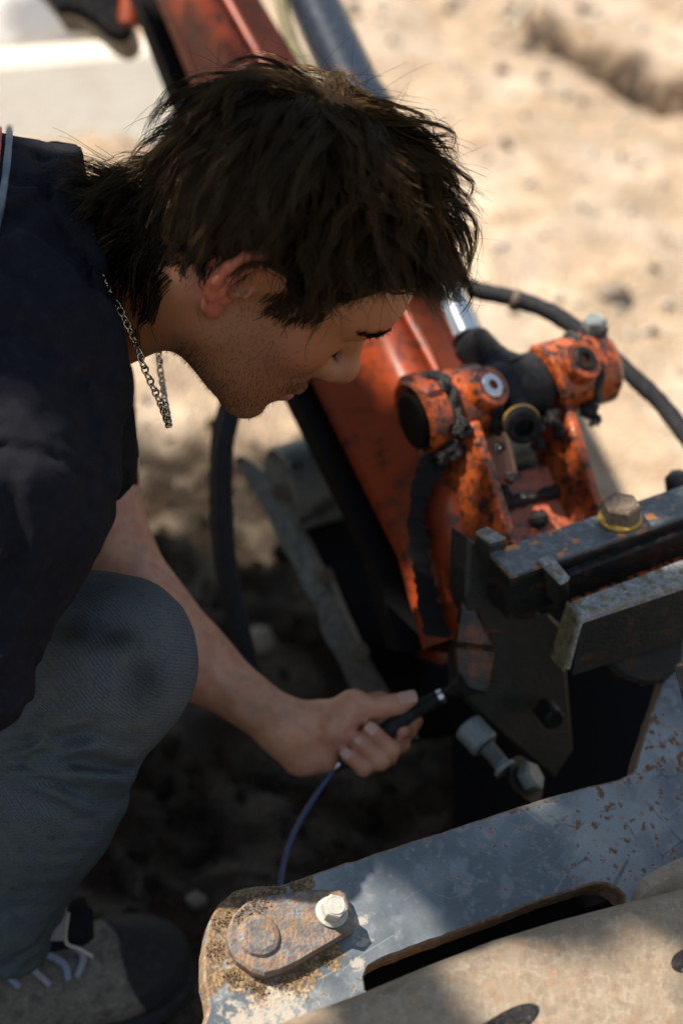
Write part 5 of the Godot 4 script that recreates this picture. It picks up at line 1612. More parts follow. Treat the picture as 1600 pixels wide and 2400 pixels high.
func plate_texture(o: Vector3, ax: Vector3, ay: Vector3, n: Vector3) -> Array:
	# 0.72 m across, centred on the bolt
	var S := 1024
	var W := 0.72
	var n1 := nz(S, 0.006, 51, 5)
	var n2 := nz(S, 0.02, 52, 5)
	var n3 := nz(S, 0.06, 53, 4)
	var n4 := nz(S, 0.2, 54, 2)
	var ce := nz(S, 0.018, 55, 1, FastNoiseLite.TYPE_CELLULAR, FastNoiseLite.RETURN_DISTANCE2_SUB)
	var cb := nz(S, 0.028, 56, 1, FastNoiseLite.TYPE_CELLULAR, FastNoiseLite.RETURN_DISTANCE)
	var scr := Image.create_empty(S, S, false, Image.FORMAT_L8)
	rng.seed = 77
	for k in 520:
		var x := rng.randf() * S
		var y := rng.randf() * S
		var a := rng.randfn() * 0.5 + (0.35 if rng.randf() < 0.6 else 1.9)
		var l := rng.randf_range(10, 90)
		var st := rng.randf_range(0.15, 0.65)
		var cv := rng.randfn() * 0.004
		for s in int(l):
			if x >= 0 and y >= 0 and x < S and y < S:
				scr.set_pixel(int(x), int(y), Color(st, st, st))
			x += cos(a); y += sin(a); a += cv
	var sd := scr.get_data()
	var L := func(u: float, v: float) -> Vector2:
		var w := onp(u, v, o, n) - o
		return Vector2(w.dot(ax), w.dot(ay))
	var lobe: Vector2 = L.call(595, 2190)
	var dirt := [[L.call(560, 2110), 0.022], [L.call(520, 2160), 0.018], [L.call(500, 2230), 0.017], [L.call(640, 2085), 0.014], [L.call(700, 2075), 0.010], [L.call(560, 2290), 0.013], [L.call(620, 2320), 0.014], [L.call(680, 2300), 0.014], [L.call(720, 2270), 0.012], [L.call(770, 2240), 0.010], [L.call(720, 2070), 0.007], [L.call(505, 2290), 0.012]]
	var sandy := [[L.call(660, 2370), 0.022], [L.call(600, 2390), 0.02], [L.call(842, 2160), 0.007], [L.call(848, 2210), 0.006], [L.call(838, 2255), 0.006], [L.call(560, 2400), 0.02]]
	var e_p: Vector2 = L.call(740, 2045)
	var e_q: Vector2 = L.call(1450, 1826)
	var e_n := (e_q - e_p).normalized().orthogonal()
	if e_n.y < 0.0: e_n = -e_n
	var out := PackedByteArray()
	out.resize(S * S * 3)
	var ro := PackedByteArray()
	ro.resize(S * S)
	var hg := PackedByteArray()
	hg.resize(S * S)
	for y in S:
		for x in S:
			var k := y * S + x
			var P := Vector2((x + 0.5) / S - 0.5, (y + 0.5) / S - 0.5) * W
			var a1 := n1[k] / 255.0
			var a2 := n2[k] / 255.0
			var a3 := n3[k] / 255.0
			var a4 := n4[k] / 255.0
			var c := Vector3(0.120, 0.138, 0.155)
			c = c.lerp(Vector3(0.205, 0.225, 0.235), ss(0.45, 0.75, a1))
			c = c.lerp(Vector3(0.080, 0.097, 0.115), ss(0.5, 0.3, a1))
			c = c.lerp(Vector3(0.235, 0.26, 0.275), ss(0.55, 0.78, a2) * 0.45)
			c = c.lerp(Vector3(0.26, 0.27, 0.255), ss(0.6, 0.85, a3) * 0.4)
			c *= 0.86 + 0.28 * a4
			var r := 0.42 + 0.15 * a2
			var h := 0.5
			c = c.lerp(Vector3(0.33, 0.35, 0.36), sd[k] / 255.0 * 0.8)
			# hairline cracks in the paint, more to the right
			var right := ss(0.05, 0.33, P.x)
			var cr := ss(0.035, 0.008, ce[k] / 255.0) * ss(0.48, 0.62, a2 * 0.6 + right * 0.3)
			c = c.lerp(Vector3(0.03, 0.03, 0.035), cr * 0.75)
			h -= cr * 0.12
			# rust pits, more of them along the far edge
			var edge_d := maxf(0.0, e_n.dot(e_p - P))
			var rq := a3 * 0.62 + a2 * 0.22 + a4 * 0.14 + a1 * 0.07 + right * 0.085 - 0.042 + ss(0.016, 0.0, edge_d) * 0.03 - ss(0.02, 0.12, absf(P.y)) * 0.0
			var pit := ss(0.685, 0.745, rq)
			var rim := ss(0.645, 0.715, rq)
			c = c.lerp(Vector3(0.30, 0.26, 0.21), rim * 0.6)
			c = c.lerp(Vector3(0.20, 0.085, 0.035).lerp(Vector3(0.06, 0.032, 0.022), a4), pit)
			r = lerpf(r, 0.85, pit)
			h -= pit * 0.3
			# spots of light rust
			var sp := ss(0.10, 0.05, cb[k] / 255.0) * ss(0.5, 0.6, a1)
			c = c.lerp(Vector3(0.24, 0.10, 0.05), sp * 0.5)
			# packed soil round the pin
			var w := 0.0
			for q in dirt: w = maxf(w, 1.0 - P.distance_to(q[0]) / q[1] * 0.62)
			w = ss(0.32, 0.52, w + (a3 - 0.5) * 0.9)
			c = c.lerp(Vector3(0.135, 0.085, 0.045).lerp(Vector3(0.30, 0.20, 0.10), ss(0.4, 0.75, a4 * 0.6 + a3 * 0.4)) * (0.72 + 0.55 * a4), w)
			r = lerpf(r, 0.95, w)
			h += w * (0.1 + 0.2 * a4)
			w = 0.0
			for q in sandy: w = maxf(w, 1.0 - P.distance_to(q[0]) / q[1] * 0.6)
			w = ss(0.40, 0.85, w + (a2 - 0.5) * 0.7 + (a3 - 0.5) * 0.9 + (a4 - 0.5) * 0.6) * 0.8
			c = c.lerp(Vector3(0.44, 0.39, 0.32), w)
			r = lerpf(r, 0.9, w)
			out[k * 3] = int(255.0 * pow(clampf(c.x, 0, 1), 0.4545))
			out[k * 3 + 1] = int(255.0 * pow(clampf(c.y, 0, 1), 0.4545))
			out[k * 3 + 2] = int(255.0 * pow(clampf(c.z, 0, 1), 0.4545))
			ro[k] = int(255.0 * clampf(r, 0, 1))
			hg[k] = int(255.0 * clampf(h + (a4 - 0.5) * 0.05, 0, 1))
	var m := StandardMaterial3D.new()
	m.resource_name = "chipped blue grey paint"
	m.albedo_texture = tex_of(S, out)
	m.roughness = 1.0
	m.roughness_texture = tex_of(S, ro, Image.FORMAT_L8)
	m.roughness_texture_channel = BaseMaterial3D.TEXTURE_CHANNEL_RED
	m.heightmap_enabled = true
	m.heightmap_texture = tex_of(S, hg, Image.FORMAT_L8)
	m.heightmap_scale = 0.18
	return [m, W]

func jagged(pts: PackedVector2Array, step: float, amp: float, keep := 0.0) -> PackedVector2Array:
	var o := PackedVector2Array()
	for k in pts.size():
		var a := pts[k]
		var b := pts[(k + 1) % pts.size()]
		var m := maxi(1, int(a.distance_to(b) / step))
		for s in m:
			var p := a.lerp(b, float(s) / m)
			if s > 0: p += (b - a).normalized().orthogonal() * rng.randfn() * amp
			o.append(p)
	return o

func build_plate() -> void:
	var F := thing("attachment_frame", "scuffed blue grey steel frame plate with rusty pin keeper and slot", "steel frame")
	var A := (AX * 0.985 + BX * 0.17).normalized()
	var o := at(770, 2150, 1.335)
	var n := (Vector3.UP * 0.925 + Vector3(0.454, 0, 0.891) * 0.38)
	n = (n - A * n.dot(A)).normalized()
	var ay := n.cross(A).normalized()
	if ay.dot(UP) < 0.0: ay = -ay
	var T := plate_texture(o, A, ay, n)
	var m: StandardMaterial3D = T[0]
	var L := func(u: float, v: float) -> Vector2:
		var w := onp(u, v, o, n) - o
		return Vector2(w.dot(A), w.dot(ay))
	# uv = local metres / W + 0.5
	m.uv1_scale = Vector3.ONE / float(T[1])
	m.uv1_offset = Vector3(0.5, 0.5, 0)
	rng.seed = 5
	var pts := PackedVector2Array()
	for q in [[470, 2425], [490, 2360], [478, 2300], [478, 2225], [488, 2165], [512, 2120], [548, 2088], [600, 2076], [660, 2074], [740, 2045], [900, 1993], [1060, 1941], [1220, 1888], [1380, 1842], [1450, 1826], [1486, 1808], [1497, 1760], [1520, 1690], [1543, 1620], [1560, 1560], [1590, 1480], [1640, 1340], [1800, 1340], [1800, 2020], [1520, 2120]]:
		pts.append(L.call(q[0], q[1]))
	# the slot is reached through a hairline under the brown channel
	for q in [[1462, 2128], [1462, 2100], [1448, 2085], [1425, 2072], [1395, 2070], [1300, 2098], [1100, 2172], [960, 2222], [890, 2250], [863, 2266], [853, 2290], [857, 2320], [880, 2335], [1100, 2260], [1300, 2190], [1455, 2136], [1520, 2126], [1800, 2026], [1800, 2600], [470, 2600]]:
		pts.append(L.call(q[0], q[1]))
	pts = jagged(pts, 0.008, 0.00035)
	var mb := MB.new()
	var ed := MB.new()
	extr(mb, pts, o, A, ay, n, 0.022, 0.0016, 1.0, ed)
	obj("worn_edge", ed, M.edge, obj("main_plate", mb, m, F))
	# darker second plate a hand's width below: the frame's other cheek
	mb = MB.new()
	var under := PackedVector2Array()
	for q in [[540, 2140], [1500, 1850], [1800, 1850], [1800, 2600], [540, 2600]]: under.append(L.call(q[0], q[1]))
	extr(mb, under, o - n * 0.09, A, ay, n, 0.02, 0.002)
	obj("rear_plate", mb, M.void_black, F)
	# flag pin keeper, 12 mm proud
	mb = MB.new()
	var kp := PackedVector2Array()
	for q in [[523, 2212], [527, 2185], [540, 2158], [562, 2136], [592, 2118], [640, 2112], [690, 2104], [740, 2101], [786, 2100], [800, 2110], [810, 2135], [822, 2184], [820, 2198], [768, 2228], [706, 2264], [673, 2282], [645, 2294], [611, 2302], [580, 2292], [548, 2268], [530, 2240]]:
		kp.append(L.call(q[0] + 4, q[1] - 6))
	kp = jagged(kp, 0.006, 0.0002)
	extr(mb, kp, o + n * 0.0095, A, ay, n, 0.0092, 0.0022)
	var kpo := obj("pin_keeper", mb, keeper_mat(), F)
	mb = MB.new()
	var dc: Vector2 = L.call(600, 2205)
	lathe(mb, o + A * dc.x + ay * dc.y + n * 0.0096, n, [[0.0165, 0.0], [0.0150, 0.0022], [0.0115, 0.0034], [0.006, 0.0030], [0.0, 0.0022]], 36, 0.03)
	obj("pin_head", mb, keeper_mat(), kpo)
	mb = MB.new()
	var bc := o + n * 0.0097
	lathe(mb, bc, n, [[0.0, 0.0], [0.0120, 0.0], [0.0124, 0.0008], [0.0122, 0.0018], [0.0092, 0.0036], [0.0, 0.0036]], 40)
	hexbolt(mb, bc + n * 0.0034, n, 0.0172, 0.0098, 0.35)
	obj("flange_bolt", mb, M.bolt, F)
	# soil crumbs packed against the keeper
	rng.seed = 21
	mb = MB.new()
	var cr := [[560, 2108, 42], [520, 2160, 30], [505, 2230, 26], [640, 2088, 30], [700, 2078, 24], [545, 2290, 18], [600, 2312, 22], [660, 2306, 22], [710, 2282, 18], [760, 2250, 14], [560, 2150, 34], [600, 2130, 26]]
	for q in cr:
		for k in 90:
			var u: float = q[0] + rng.randfn() * q[2] * 0.55
			var v: float = q[1] + rng.randfn() * q[2] * 0.42
			var w: Vector2 = L.call(u, v)
			var up_ := 0.0098 if Geometry2D.is_point_in_polygon(w, kp) else 0.0005
			var on := Geometry2D.is_point_in_polygon(w, pts)
			if not on: continue
			var c := o + A * w.x + ay * w.y + n * up_
			var r := rng.randf_range(0.0004, 0.0013)
			var ps := []
			for e in 4: ps.append(c + (A * rng.randfn() + ay * rng.randfn()).normalized() * r)
			var tp_ := c + n * r * rng.randf_range(0.5, 1.1)
			for e in 4: mb.face([ps[e], ps[(e + 1) % 4], tp_], n + (ps[e] - c))
	kind(obj("soil_crumbs", mb, M.dirt, F), "stuff")

var _km: StandardMaterial3D
func keeper_mat() -> StandardMaterial3D:
	if _km: return _km
	var S := 384
	var n2 := nz(S, 0.03, 61, 5)
	var n3 := nz(S, 0.10, 62, 4)
	var n4 := nz(S, 0.28, 63, 2)
	var n1 := nz(S, 0.014, 64, 4)
	_km = mat("rust bitten keeper", paint(S, lin(0.135, 0.13, 0.125, 0.6), [[n1, 0.5, 0.7, lin(0.18, 0.195, 0.215, 0.5), 0.7], [n2, 0.54, 0.64, lin(0.30, 0.17, 0.075, 0.8), 0.85], [n3, 0.63, 0.70, lin(0.20, 0.07, 0.03, 0.8), 0.8], [n2, 0.42, 0.30, lin(0.085, 0.07, 0.07, 0.7), 0.85], [n1, 0.40, 0.28, lin(0.17, 0.11, 0.06, 0.9), 0.8], [n4, 0.72, 0.86, lin(0.45, 0.40, 0.33, 0.9), 0.6]]), 7.0, n3, S, 0.10)
	return _km

func build_channel() -> void:
	var C := thing("steel_channel", "sandy brown rusted channel with rounded top edge nearest the camera", "steel channel")
	# thick plate with a big rounded far edge, nearer than the frame
	var p0 := at(1000, 2330, 1.235)
	var A := (AX * 0.99 + BX * 0.12).normalized()
	var n := (Vector3.UP * 0.95 + Vector3(0.454, 0, 0.891) * 0.31)
	n = (n - A * n.dot(A)).normalized()
	var ay := n.cross(A).normalized()
	if ay.dot(UP) < 0.0: ay = -ay
	var edge := [[480, 2447], [591, 2400], [725, 2352], [859, 2303], [1010, 2240], [1165, 2180], [1310, 2136], [1448, 2100], [1600, 2062], [1760, 2020]]
	var mb := MB.new()
	var rows := []
	for q in edge:
		var e := onp(q[0], q[1], p0, n)
		var row := []
		# round the edge over a 20 mm radius, then down
		for s in 8:
			var th := PI * 0.5 * s / 7.0
			row.append([e - ay * (0.022 - 0.022 * sin(th)) + n * (-0.022 + 0.022 * cos(th)), (ay * sin(th) + n * cos(th)).normalized()])
		row.append([e - n * 0.07 , ay])
		row.push_front([e - ay * 0.022 - ay * 0.05, n])
		row.push_front([e - ay * 0.35, n])
		rows.append(row)
	for k in rows.size() - 1:
		var b := mb.v.size()
		var m: int = rows[k].size()
		for e in 2:
			for j in m: mb.vert(rows[k + e][j][0], rows[k + e][j][1])
		for j in m - 1:
			mb.tri(b + j, b + j + 1, b + m + j + 1)
			mb.tri(b + j, b + m + j + 1, b + m + j)
	obj("channel_plate", mb, M.brown, C)
	for q in [[1608, 2250, 0.012, 0.008], [1174, 2410, 0.026, 0.009]]:
		mb = MB.new()
		var c := onp(q[0], q[1], p0, n)
		var pl := PackedVector2Array()
		for k in 28:
			var th := TAU * k / 28.0
			pl.append(Vector2(cos(th) * q[2], sin(th) * q[3]) + Vector2(signf(cos(th)) * (q[2] - q[3]) * 0.4, 0.0))
		extr(mb, pl, c + n * 0.0006, A, ay, n, 0.004, 0.0004)
		obj("bolt_hole_shade", mb, M.grease, C)  # black patch on the surface, painting the shade of a hole
	var R := thing("rusty_flange", "curved rusty rim of a plate at the right, above the slot's end", "flange")
	mb = MB.new()
	var rp := []
	for q in [[1478, 2110, 1.345], [1492, 2076, 1.345], [1520, 2048, 1.35], [1560, 2026, 1.36], [1610, 2004, 1.37], [1700, 1975, 1.39]]: rp.append(at(q[0], q[1], q[2]))
	var path := smooth_path(rp, 6)
	for k in path.size() - 1:
		var dd := -UP * 0.022 - FW * 0.012
		hexa(mb, [path[k], path[k + 1], path[k + 1] - UP * 0.009 - FW * 0.009, path[k] - UP * 0.009 - FW * 0.009], [path[k] + dd + FW * 0.02, path[k + 1] + dd + FW * 0.02, path[k + 1] + dd, path[k] + dd], 0.0)
	obj("rim_edge", mb, M.brown, R)
	var U := thing("steel_post", "dark upright steel post crossing the right edge of the frame plate", "steel post")
	mb = MB.new()
	hexa(mb, [at(1578, 1560, 1.40), at(1640, 1530, 1.42), at(1640, 1700, 1.39), at(1610, 1690, 1.38)], [at(1578, 1560, 1.44), at(1640, 1530, 1.46), at(1640, 1700, 1.43), at(1610, 1690, 1.42)], 0.003)
	obj("post_plate", mb, M.coupler, U)

func build_gun() -> void:
	var G := thing("grease_coupler", "black hand grip with bright nozzle and thin blue hose, held in the fist", "grease tool")
	const D := 1.58
	var a := at(797, 1789, D - 0.001)
	var b := at(968, 1668, D - 0.004)
	var c := at(1040, 1628, D - 0.006)
	var mb := MB.new()
	var ax := (b - a).normalized()
	lathe(mb, a, b - a, [[0.0, 0.0], [0.006, 0.0], [0.0078, 0.004], [0.0085, 0.02], [0.0085, 0.055], [0.0078, 0.064], [0.007, (b - a).length()], [0.0, (b - a).length()]], 24)
	obj("grip", mb, M.rubber, G)
	mb = MB.new()
	var L := (c - b).length()
	var pr := [[0.0, 0.0], [0.0068, 0.0]]
	for k in 7:
		pr.append([0.0078, 0.0012 + 0.0028 * k])
		pr.append([0.0070, 0.0026 + 0.0028 * k])
	pr += [[0.0072, L * 0.75], [0.0060, L * 0.8], [0.0060, L - 0.002], [0.0045, L], [0.0, L]]
	lathe(mb, b, c - b, pr, 26)
	obj("nozzle", mb, M.coupler, G)
	mb = MB.new()
	lathe(mb, c - (c - b).normalized() * 0.006, c - b, [[0.0062, 0.0], [0.0074, 0.001], [0.0074, 0.0055], [0.0060, 0.0065], [0.0, 0.0065]], 24)
	obj("nozzle_tip", mb, M.nickel, G)
	mb = MB.new()
	lathe(mb, a + ax * 0.002, -ax, [[0.0, 0.0], [0.0050, 0.0], [0.0058, 0.001], [0.0058, 0.009], [0.0042, 0.0105], [0.0, 0.0105]], 22)
	obj("ferrule", mb, M.nickel, G)
	mb = MB.new()
	var ps := []
	for q in [[793, 1793, D], [768, 1823, D - 0.005], [735, 1872, D - 0.012], [702, 1927, D - 0.02], [676, 1985, D - 0.03], [662, 2040, D - 0.04], [657, 2090, D - 0.05], [660, 2160, D - 0.06], [690, 2260, D - 0.05], [760, 2400, D - 0.02]]: ps.append(at(q[0], q[1], q[2]))
	tube(mb, smooth_path(ps, 10), 0.0025, -1.0, 14)
	obj("hose", mb, M.blue_hose, G)
# ---------------------------------------------------------------- ground, background, shade tree
var gn := FastNoiseLite.new()
var gf := FastNoiseLite.new()
func ridge(x: float, z: float, a: Vector3, b: Vector3, w: float, h: float) -> float:
	var p := Vector2(x, z)
	var q := Vector2(a.x, a.z)
	var e := Vector2(b.x, b.z) - q
	var t := clampf((p - q).dot(e) / e.length_squared(), 0.0, 1.0)
	var d := (p - q - e * t).length() / w
	return h * exp(-d * d)
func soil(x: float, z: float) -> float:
	# 1 on dug soil, its dark tone also painting in shade; 0 on the pale sand
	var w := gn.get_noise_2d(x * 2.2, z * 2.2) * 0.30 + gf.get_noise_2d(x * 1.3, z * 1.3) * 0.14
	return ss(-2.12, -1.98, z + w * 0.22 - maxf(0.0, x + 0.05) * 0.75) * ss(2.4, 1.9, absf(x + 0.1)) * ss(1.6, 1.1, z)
func ground_y(x: float, z: float) -> float:
	var s := soil(x, z)
	var near := exp(-(x * x + (z + 1.8) * (z + 1.8)) * 0.02)
	var y := gn.get_noise_2d(x, z) * 0.05 * near + gf.get_noise_2d(x, z) * lerpf(0.020, 0.042, s)
	y += gf.get_noise_2d(x * 3.1, z * 3.1) * lerpf(0.006, 0.016, s)
	# a broken line of clods and holes at the far right
	var br := gf.get_noise_2d(x * 1.6 + 3.0, z * 1.6)
	y += (ridge(x, z, gy(1270, 45, 0), gy(1440, 135, 0), 0.045, 0.040) + ridge(x, z, gy(1440, 140, 0), gy(1640, 205, 0), 0.05, 0.050)) * (0.7 + br)
	y -= ridge(x, z, gy(1300, 80, 0), gy(1450, 172, 0), 0.035, 0.11) * ss(-0.5, 0.0, br) + ridge(x, z, gy(1480, 180, 0), gy(1610, 232, 0), 0.042, 0.13) * ss(-0.5, 0.0, br)
	y += ridge(x, z, gy(1380, 720, 0), gy(1520, 640, 0), 0.05, 0.02)
	# trodden flat under the shoe
	var f := exp(-(pow((x + 0.27) / 0.22, 2.0) + pow((z + 1.07) / 0.16, 2.0)))
	return lerpf(y - 0.01, -0.004, f)
func build_ground() -> void:
	gn.seed = 8; gn.frequency = 1.1; gn.fractal_octaves = 3
	gf.seed = 9; gf.frequency = 6.5; gf.fractal_octaves = 4
	var mb := MB.new()
	var xs := []
	var zs := []
	for k in 241: xs.append(lerpf(-2.3, 2.3, k / 240.0))
	for k in 281: zs.append(lerpf(-4.9, 0.5, k / 280.0))
	for q in [3.0, 4.5, 8.0, 20.0, 60.0]:
		xs.push_front(-q); xs.append(q)
	for q in [1.2, 3.0, 8.0, 25.0, 60.0]: zs.append(q)
	for q in [5.6, 7.0, 10.0, 20.0, 60.0]: zs.push_front(-q)
	var W := xs.size()
	var H := zs.size()
	for j in H:
		for i in W:
			var x: float = xs[i]
			var z: float = zs[j]
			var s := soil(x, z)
			var a := gn.get_noise_2d(x * 3.0 + 7.0, z * 3.0)
			var b := gf.get_noise_2d(x * 2.0, z * 2.0)
			var c := Vector3(0.49, 0.375, 0.270).lerp(Vector3(0.58, 0.470, 0.365), ss(-0.2, 0.4, a))
			c = c.lerp(Vector3(0.36, 0.255, 0.175), ss(0.12, 0.42, -b) * 0.7)
			var pit_shade := ridge(x, z, gy(1300, 78, 0), gy(1450, 168, 0), 0.045, 1.3) * ss(-0.45, 0.0, b) + ridge(x, z, gy(1480, 176, 0), gy(1610, 228, 0), 0.05, 1.4) * ss(-0.5, 0.0, b)
			c = c.lerp(Vector3(0.06, 0.038, 0.024), minf(pit_shade, 1.0) * 0.92)  # hollow shade painted into the pits as a near-black tint
			c = c.lerp(Vector3(0.036, 0.027, 0.0195).lerp(Vector3(0.115, 0.092, 0.07), ss(-0.1, 0.35, b)), s)  # soil tone with part of the shade painted in
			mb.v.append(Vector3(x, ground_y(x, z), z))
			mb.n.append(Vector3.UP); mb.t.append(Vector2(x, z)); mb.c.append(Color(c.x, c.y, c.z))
	for j in H:
		for i in W:
			var a := mb.v[j * W + maxi(i - 1, 0)]
			var b := mb.v[j * W + mini(i + 1, W - 1)]
			var c := mb.v[maxi(j - 1, 0) * W + i]
			var d := mb.v[mini(j + 1, H - 1) * W + i]
			var n := (d - c).cross(b - a).normalized()
			mb.n[j * W + i] = n if n.y > 0.0 else -n
	for j in H - 1:
		for i in W - 1:
			var k := j * W + i
			mb.tri(k, k + 1, k + W + 1)
			mb.tri(k, k + W + 1, k + W)
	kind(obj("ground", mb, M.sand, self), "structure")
	# clods
	rng.seed = 3
	for v in 3:
		var cm := MB.new()
		var nn := FastNoiseLite.new()
		nn.seed = 70 + v; nn.frequency = 0.9
		nets(func(p): return el(p, Vector3.ZERO, Vector3(1.0, 0.7, 0.85)) + nn.get_noise_3dv(p * 1.4) * 0.42, [[Vector3.ZERO, Vector3(0, 3, 0)]], 0.22, cm)
		var mm := MultiMesh.new()
		mm.transform_format = MultiMesh.TRANSFORM_3D
		mm.mesh = cm.mesh()
		var tr := []
		while tr.size() < 1500:
			var x := rng.randf_range(-1.4, 1.4)
			var z := rng.randf_range(-3.9, -0.6)
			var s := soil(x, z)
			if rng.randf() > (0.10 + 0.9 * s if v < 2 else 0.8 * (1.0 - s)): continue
			if absf(x + 0.27) < 0.2 and absf(z + 1.07) < 0.13: continue
			var r := 0.003 + 0.013 * pow(rng.randf(), 3.0) * (1.0 if v < 2 else 0.7)
			var bs := Basis.from_euler(Vector3(rng.randf() * 0.6, rng.randf() * TAU, rng.randf() * 0.6)) * Basis.from_scale(Vector3(r * rng.randf_range(0.8, 1.5), r, r))
			tr.append(Transform3D(bs, Vector3(x, ground_y(x, z) + r * 0.25, z)))
		mm.instance_count = tr.size()
		for k in tr.size(): mm.set_instance_transform(k, tr[k])
		var o := MultiMeshInstance3D.new()
		o.name = ["soil_clods", "soil_crumbs", "sand_pebbles"][v]
		o.multimesh = mm
		o.material_override = M.clod if v < 2 else M.concrete
		add_child(o)
		kind(o, "stuff")

func build_background() -> void:
	# low concrete kerb behind the man
	var K := thing("concrete_kerb", "low pale concrete kerb block in full sun behind the back", "kerb")
	var mb := MB.new()
	var yt := 0.135
	var t4 := [gy(-160, 122, yt), gy(420, 78, yt), gy(420, 108, yt), gy(-160, 158, yt)]
	hexa(mb, t4, [Vector3(t4[0].x, -0.05, t4[0].z), Vector3(t4[1].x, -0.05, t4[1].z), Vector3(t4[2].x, -0.05, t4[2].z + 0.13), Vector3(t4[3].x, -0.05, t4[3].z + 0.13)], 0.012)
	obj("kerb_block", mb, M.concrete, K)
	mb = MB.new()
	for k in 4:
		var a: Vector3 = t4[3].lerp(t4[2], 0.12 + 0.28 * k)
		hexa(mb, [a + Vector3(0, 0.001, -0.06), a + Vector3(0.012, 0.001, -0.06), a + Vector3(0.012, 0.001, 0.003), a + Vector3(0, 0.001, 0.003)], [a + Vector3(0, -0.14, -0.06), a + Vector3(0.012, -0.14, -0.06), a + Vector3(0.012, -0.14, 0.101), a + Vector3(0, -0.14, 0.101)], 0.001)
	var S := thing("white_sack", "bright white sack lying in the sun behind the pale kerb", "sack")
	mb = MB.new()
	var c := gy(70, 50, 0.1)
	var nn := FastNoiseLite.new()
	nn.seed = 4; nn.frequency = 6.0
	nets(func(p): return el(p, c + Vector3(0, 0.02, 0), Vector3(0.085, 0.12, 0.11)) + nn.get_noise_3dv(p) * 0.02, [[c, c + Vector3(0, 0.6, 0)]], 0.012, mb)
	obj("sack_body", mb, M.white_cloth, S)
	mb = MB.new()
	cyl(mb, c + Vector3(0.0, 0.125, 0), c + Vector3(0.005, 0.165, 0.0), 0.022, 0.006, 18, 0.1)
	obj("sack_neck", mb, M.white_cloth, S)
	var s2 := MB.new()
	var c2 := gy(165, 55, 0.07)
	nets(func(p): return el(p, c2, Vector3(0.07, 0.075, 0.075)) + nn.get_noise_3dv(p + Vector3(3, 0, 0)) * 0.025, [[c2, c2 + Vector3(0, 0.6, 0)]], 0.01, s2)
	tag(obj("sandbag", s2, M.concrete, self), "sandy beige bag slumped beside the white sack", "bag")
	var st := MB.new()
	tube(st, smooth_path([gy(1190, 72, 0.018), gy(1215, 35, 0.03), gy(1240, -5, 0.022)], 6), 0.009, 0.006, 10, 0.2)
	tag(obj("stick", st, M.wood, self), "short bleached stick lying on the sand at the far side", "stick")
	# stones: a few that read as single; the last stands for a sunlit patch
	rng.seed = 12
	for q in [[1430, 705, 0.020, "pale stone half sunk in the sand above the black hose"], [460, 2062, 0.010, "small pale stone on dark soil near the frame's rounded end"], [615, 1495, 0.020, "stone added in place of a sunlit soil patch between hose and forearm"]]:
		var p := gy(q[0], q[1], 0.0)
		p.y = ground_y(p.x, p.z) + q[2] * 0.2
		var rm := MB.new()
		var r: float = q[2]
		var pn := FastNoiseLite.new()
		pn.seed = int(q[0]); pn.frequency = 0.7 / r
		nets(func(w): return el(w, p, Vector3(r * 1.3, r * 0.75, r)) + pn.get_noise_3dv(w) * r * 0.35, [[p, p + Vector3(0, r * 4.0, 0)]], r * 0.16, rm)
		tag(obj("stone", rm, M.stone, self), q[3], "stone")

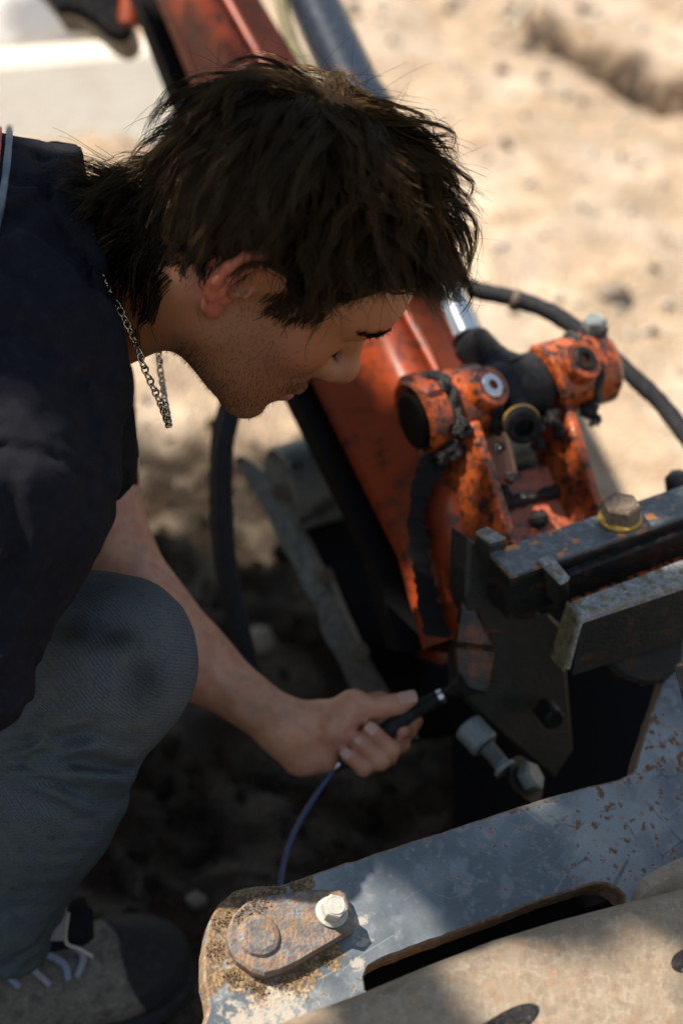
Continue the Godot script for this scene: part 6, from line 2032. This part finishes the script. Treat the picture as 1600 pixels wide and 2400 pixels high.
const GAPS := [[620, 2240, 1.31, 0.085], [560, 2390, 1.27, 0.10], [760, 2140, 1.33, 0.05], [900, 2120, 1.35, 0.055], [1420, 2340, 1.25, 0.085], [1180, 2300, 1.25, 0.05], [955, 775, 1.70, 0.085], [1330, 830, 1.66, 0.075], [1080, 915, 1.60, 0.05], [1480, 1360, 1.50, 0.05], [290, 400, 1.42, 0.05], [740, 160, 1.34, 0.065]]  # openings in the unseen crown, aimed to put sun on chosen spots
func build_tree() -> void:
	# the shade tree stands behind and to the left; unseen, its crown shaped to set shade and sun
	var T := thing("shade_tree", "broad leafy tree out of view, its crown shaped to shade the man and the machine", "tree")
	rng.seed = 8
	var base := Vector3(-3.0, -0.05, -0.7)
	var mb := MB.new()
	var top := base + Vector3(0.5, 3.0, -0.1)
	tube(mb, smooth_path([base, base + Vector3(0.1, 1.1, 0.0), base + Vector3(0.25, 2.1, -0.05), top], 6), 0.16, 0.09, 14, 0.1)
	obj("trunk", mb, M.bark, T)
	for k in 8:
		mb = MB.new()
		var a := top - Vector3(0.0, 0.08 * k, 0.0)
		var e := Vector3(rng.randf_range(-1.2, 0.3), 0.35, rng.randf_range(-1.2, 0.3)) + SUN * (2.75 / SUN.y)
		tube(mb, smooth_path([a, a.lerp(e, 0.5) + Vector3(0, 0.2, 0), e], 6), 0.05, 0.012, 8, 0.1)
		obj("limb", mb, M.bark, T)
	var lf := MB.new()
	var q := [Vector3(0, 0, -0.6), Vector3(0.36, 0.06, -0.1), Vector3(0.30, 0.05, 0.35), Vector3(0, 0, 0.65), Vector3(-0.30, 0.05, 0.35), Vector3(-0.36, 0.06, -0.1)]
	lf.face(q, Vector3.UP)
	var tr := []
	var gaps := []
	for g in GAPS: gaps.append([at(g[0], g[1], g[2]), g[3]])
	var thin := [[at(660, 330, 1.33), 0.17, 0.80], [at(250, 400, 1.40), 0.08, 0.6]]  # crown thinned so more sun reaches the hair
	var tries := 0
	while tr.size() < 30000 and tries < 90000:
		tries += 1
		# a point to be shaded, lifted towards the sun
		var p := Vector3(rng.randf_range(-1.7, 1.55), 0.35, rng.randf_range(-2.18, 0.35))
		var w := gn.get_noise_2d(p.x * 1.7 + 4.0, p.z * 1.7) * 0.16
		if p.z + w * 0.6 < -1.86 + maxf(0.0, p.x + 0.06) * 1.45: continue
		var hgt := rng.randf_range(2.55, 3.5)
		var L := p + SUN * (hgt - p.y) / SUN.y
		var ok := true
		for g in gaps:
			var e: Vector3 = L - g[0]
			e -= SUN * e.dot(SUN)
			if e.length() < g[1] * (1.0 + 0.5 * gn.get_noise_2d(e.x * 9.0, e.z * 9.0)): ok = false
		for g in thin:
			var e: Vector3 = L - g[0]
			e -= SUN * e.dot(SUN)
			if e.length() < g[1] and rng.randf() < g[2]: ok = false
		if not ok: continue
		var sc := rng.randf_range(0.05, 0.085)
		tr.append(Transform3D(Basis.from_euler(Vector3(rng.randfn() * 0.5, rng.randf() * TAU, rng.randfn() * 0.5)).scaled(Vector3.ONE * sc), L))
	var mm := MultiMesh.new()
	mm.transform_format = MultiMesh.TRANSFORM_3D
	mm.mesh = lf.mesh()
	mm.instance_count = tr.size()
	for k in tr.size(): mm.set_instance_transform(k, tr[k])
	var o := MultiMeshInstance3D.new()
	o.name = "crown"
	o.multimesh = mm
	o.material_override = M.leaf
	T.add_child(o)
	kind(o, "stuff")
func _ready() -> void:
	# camera
	var cam := Camera3D.new()
	cam.name = "camera"
	var ca := CameraAttributesPhysical.new()
	ca.frustum_focal_length = 61.03
	ca.frustum_focus_distance = 1.37
	ca.frustum_near = 0.05
	ca.frustum_far = 200.0
	ca.exposure_aperture = 2.8
	cam.attributes = ca
	cam.fov = 32.0
	cam.near = 0.05
	cam.far = 200.0
	cam.transform = Transform3D(Basis(RT, UP, -FW), eye)
	add_child(cam)
	cam.current = true
	# sky, exposure
	var we := WorldEnvironment.new()
	we.name = "environment"
	var env := Environment.new()
	env.background_mode = Environment.BG_SKY
	var sky := Sky.new()
	var sm := ProceduralSkyMaterial.new()
	sm.sky_top_color = Color(0.62, 0.70, 0.80)
	sm.sky_horizon_color = Color(0.93, 0.90, 0.85)
	sm.sky_curve = 0.12
	sm.ground_bottom_color = Color(0.35, 0.30, 0.25)
	sm.ground_horizon_color = Color(0.70, 0.68, 0.64)
	sm.ground_energy_multiplier = 0.76
	sm.sky_energy_multiplier = 0.76
	sky.sky_material = sm
	env.sky = sky
	env.tonemap_mode = Environment.TONE_MAPPER_LINEAR
	env.tonemap_exposure = 2.0
	env.sdfgi_enabled = true
	env.ssao_enabled = true
	env.ssil_enabled = true
	we.environment = env
	add_child(we)
	# sun
	var sun := DirectionalLight3D.new()
	sun.name = "sun"
	sun.light_energy = 1.6
	sun.light_color = Color(1.0, 0.96, 0.90)
	sun.light_angular_distance = 0.5
	sun.shadow_enabled = true
	sun.transform = Transform3D(Basis.looking_at(-SUN, Vector3.BACK), Vector3(0, 5, 0))
	add_child(sun)
	var t0 := Time.get_ticks_msec()
	head_pose()
	ear_init()
	make_materials()
	joints()
	print("materials ", Time.get_ticks_msec() - t0)
	build_ground()
	build_tree()
	build_background()
	print("setting ", Time.get_ticks_msec() - t0)
	build_excavator()
	build_coupler()
	build_bucket()
	build_plate()
	build_channel()
	build_gun()
	print("machine ", Time.get_ticks_msec() - t0)
	build_person()
	print("person ", Time.get_ticks_msec() - t0)
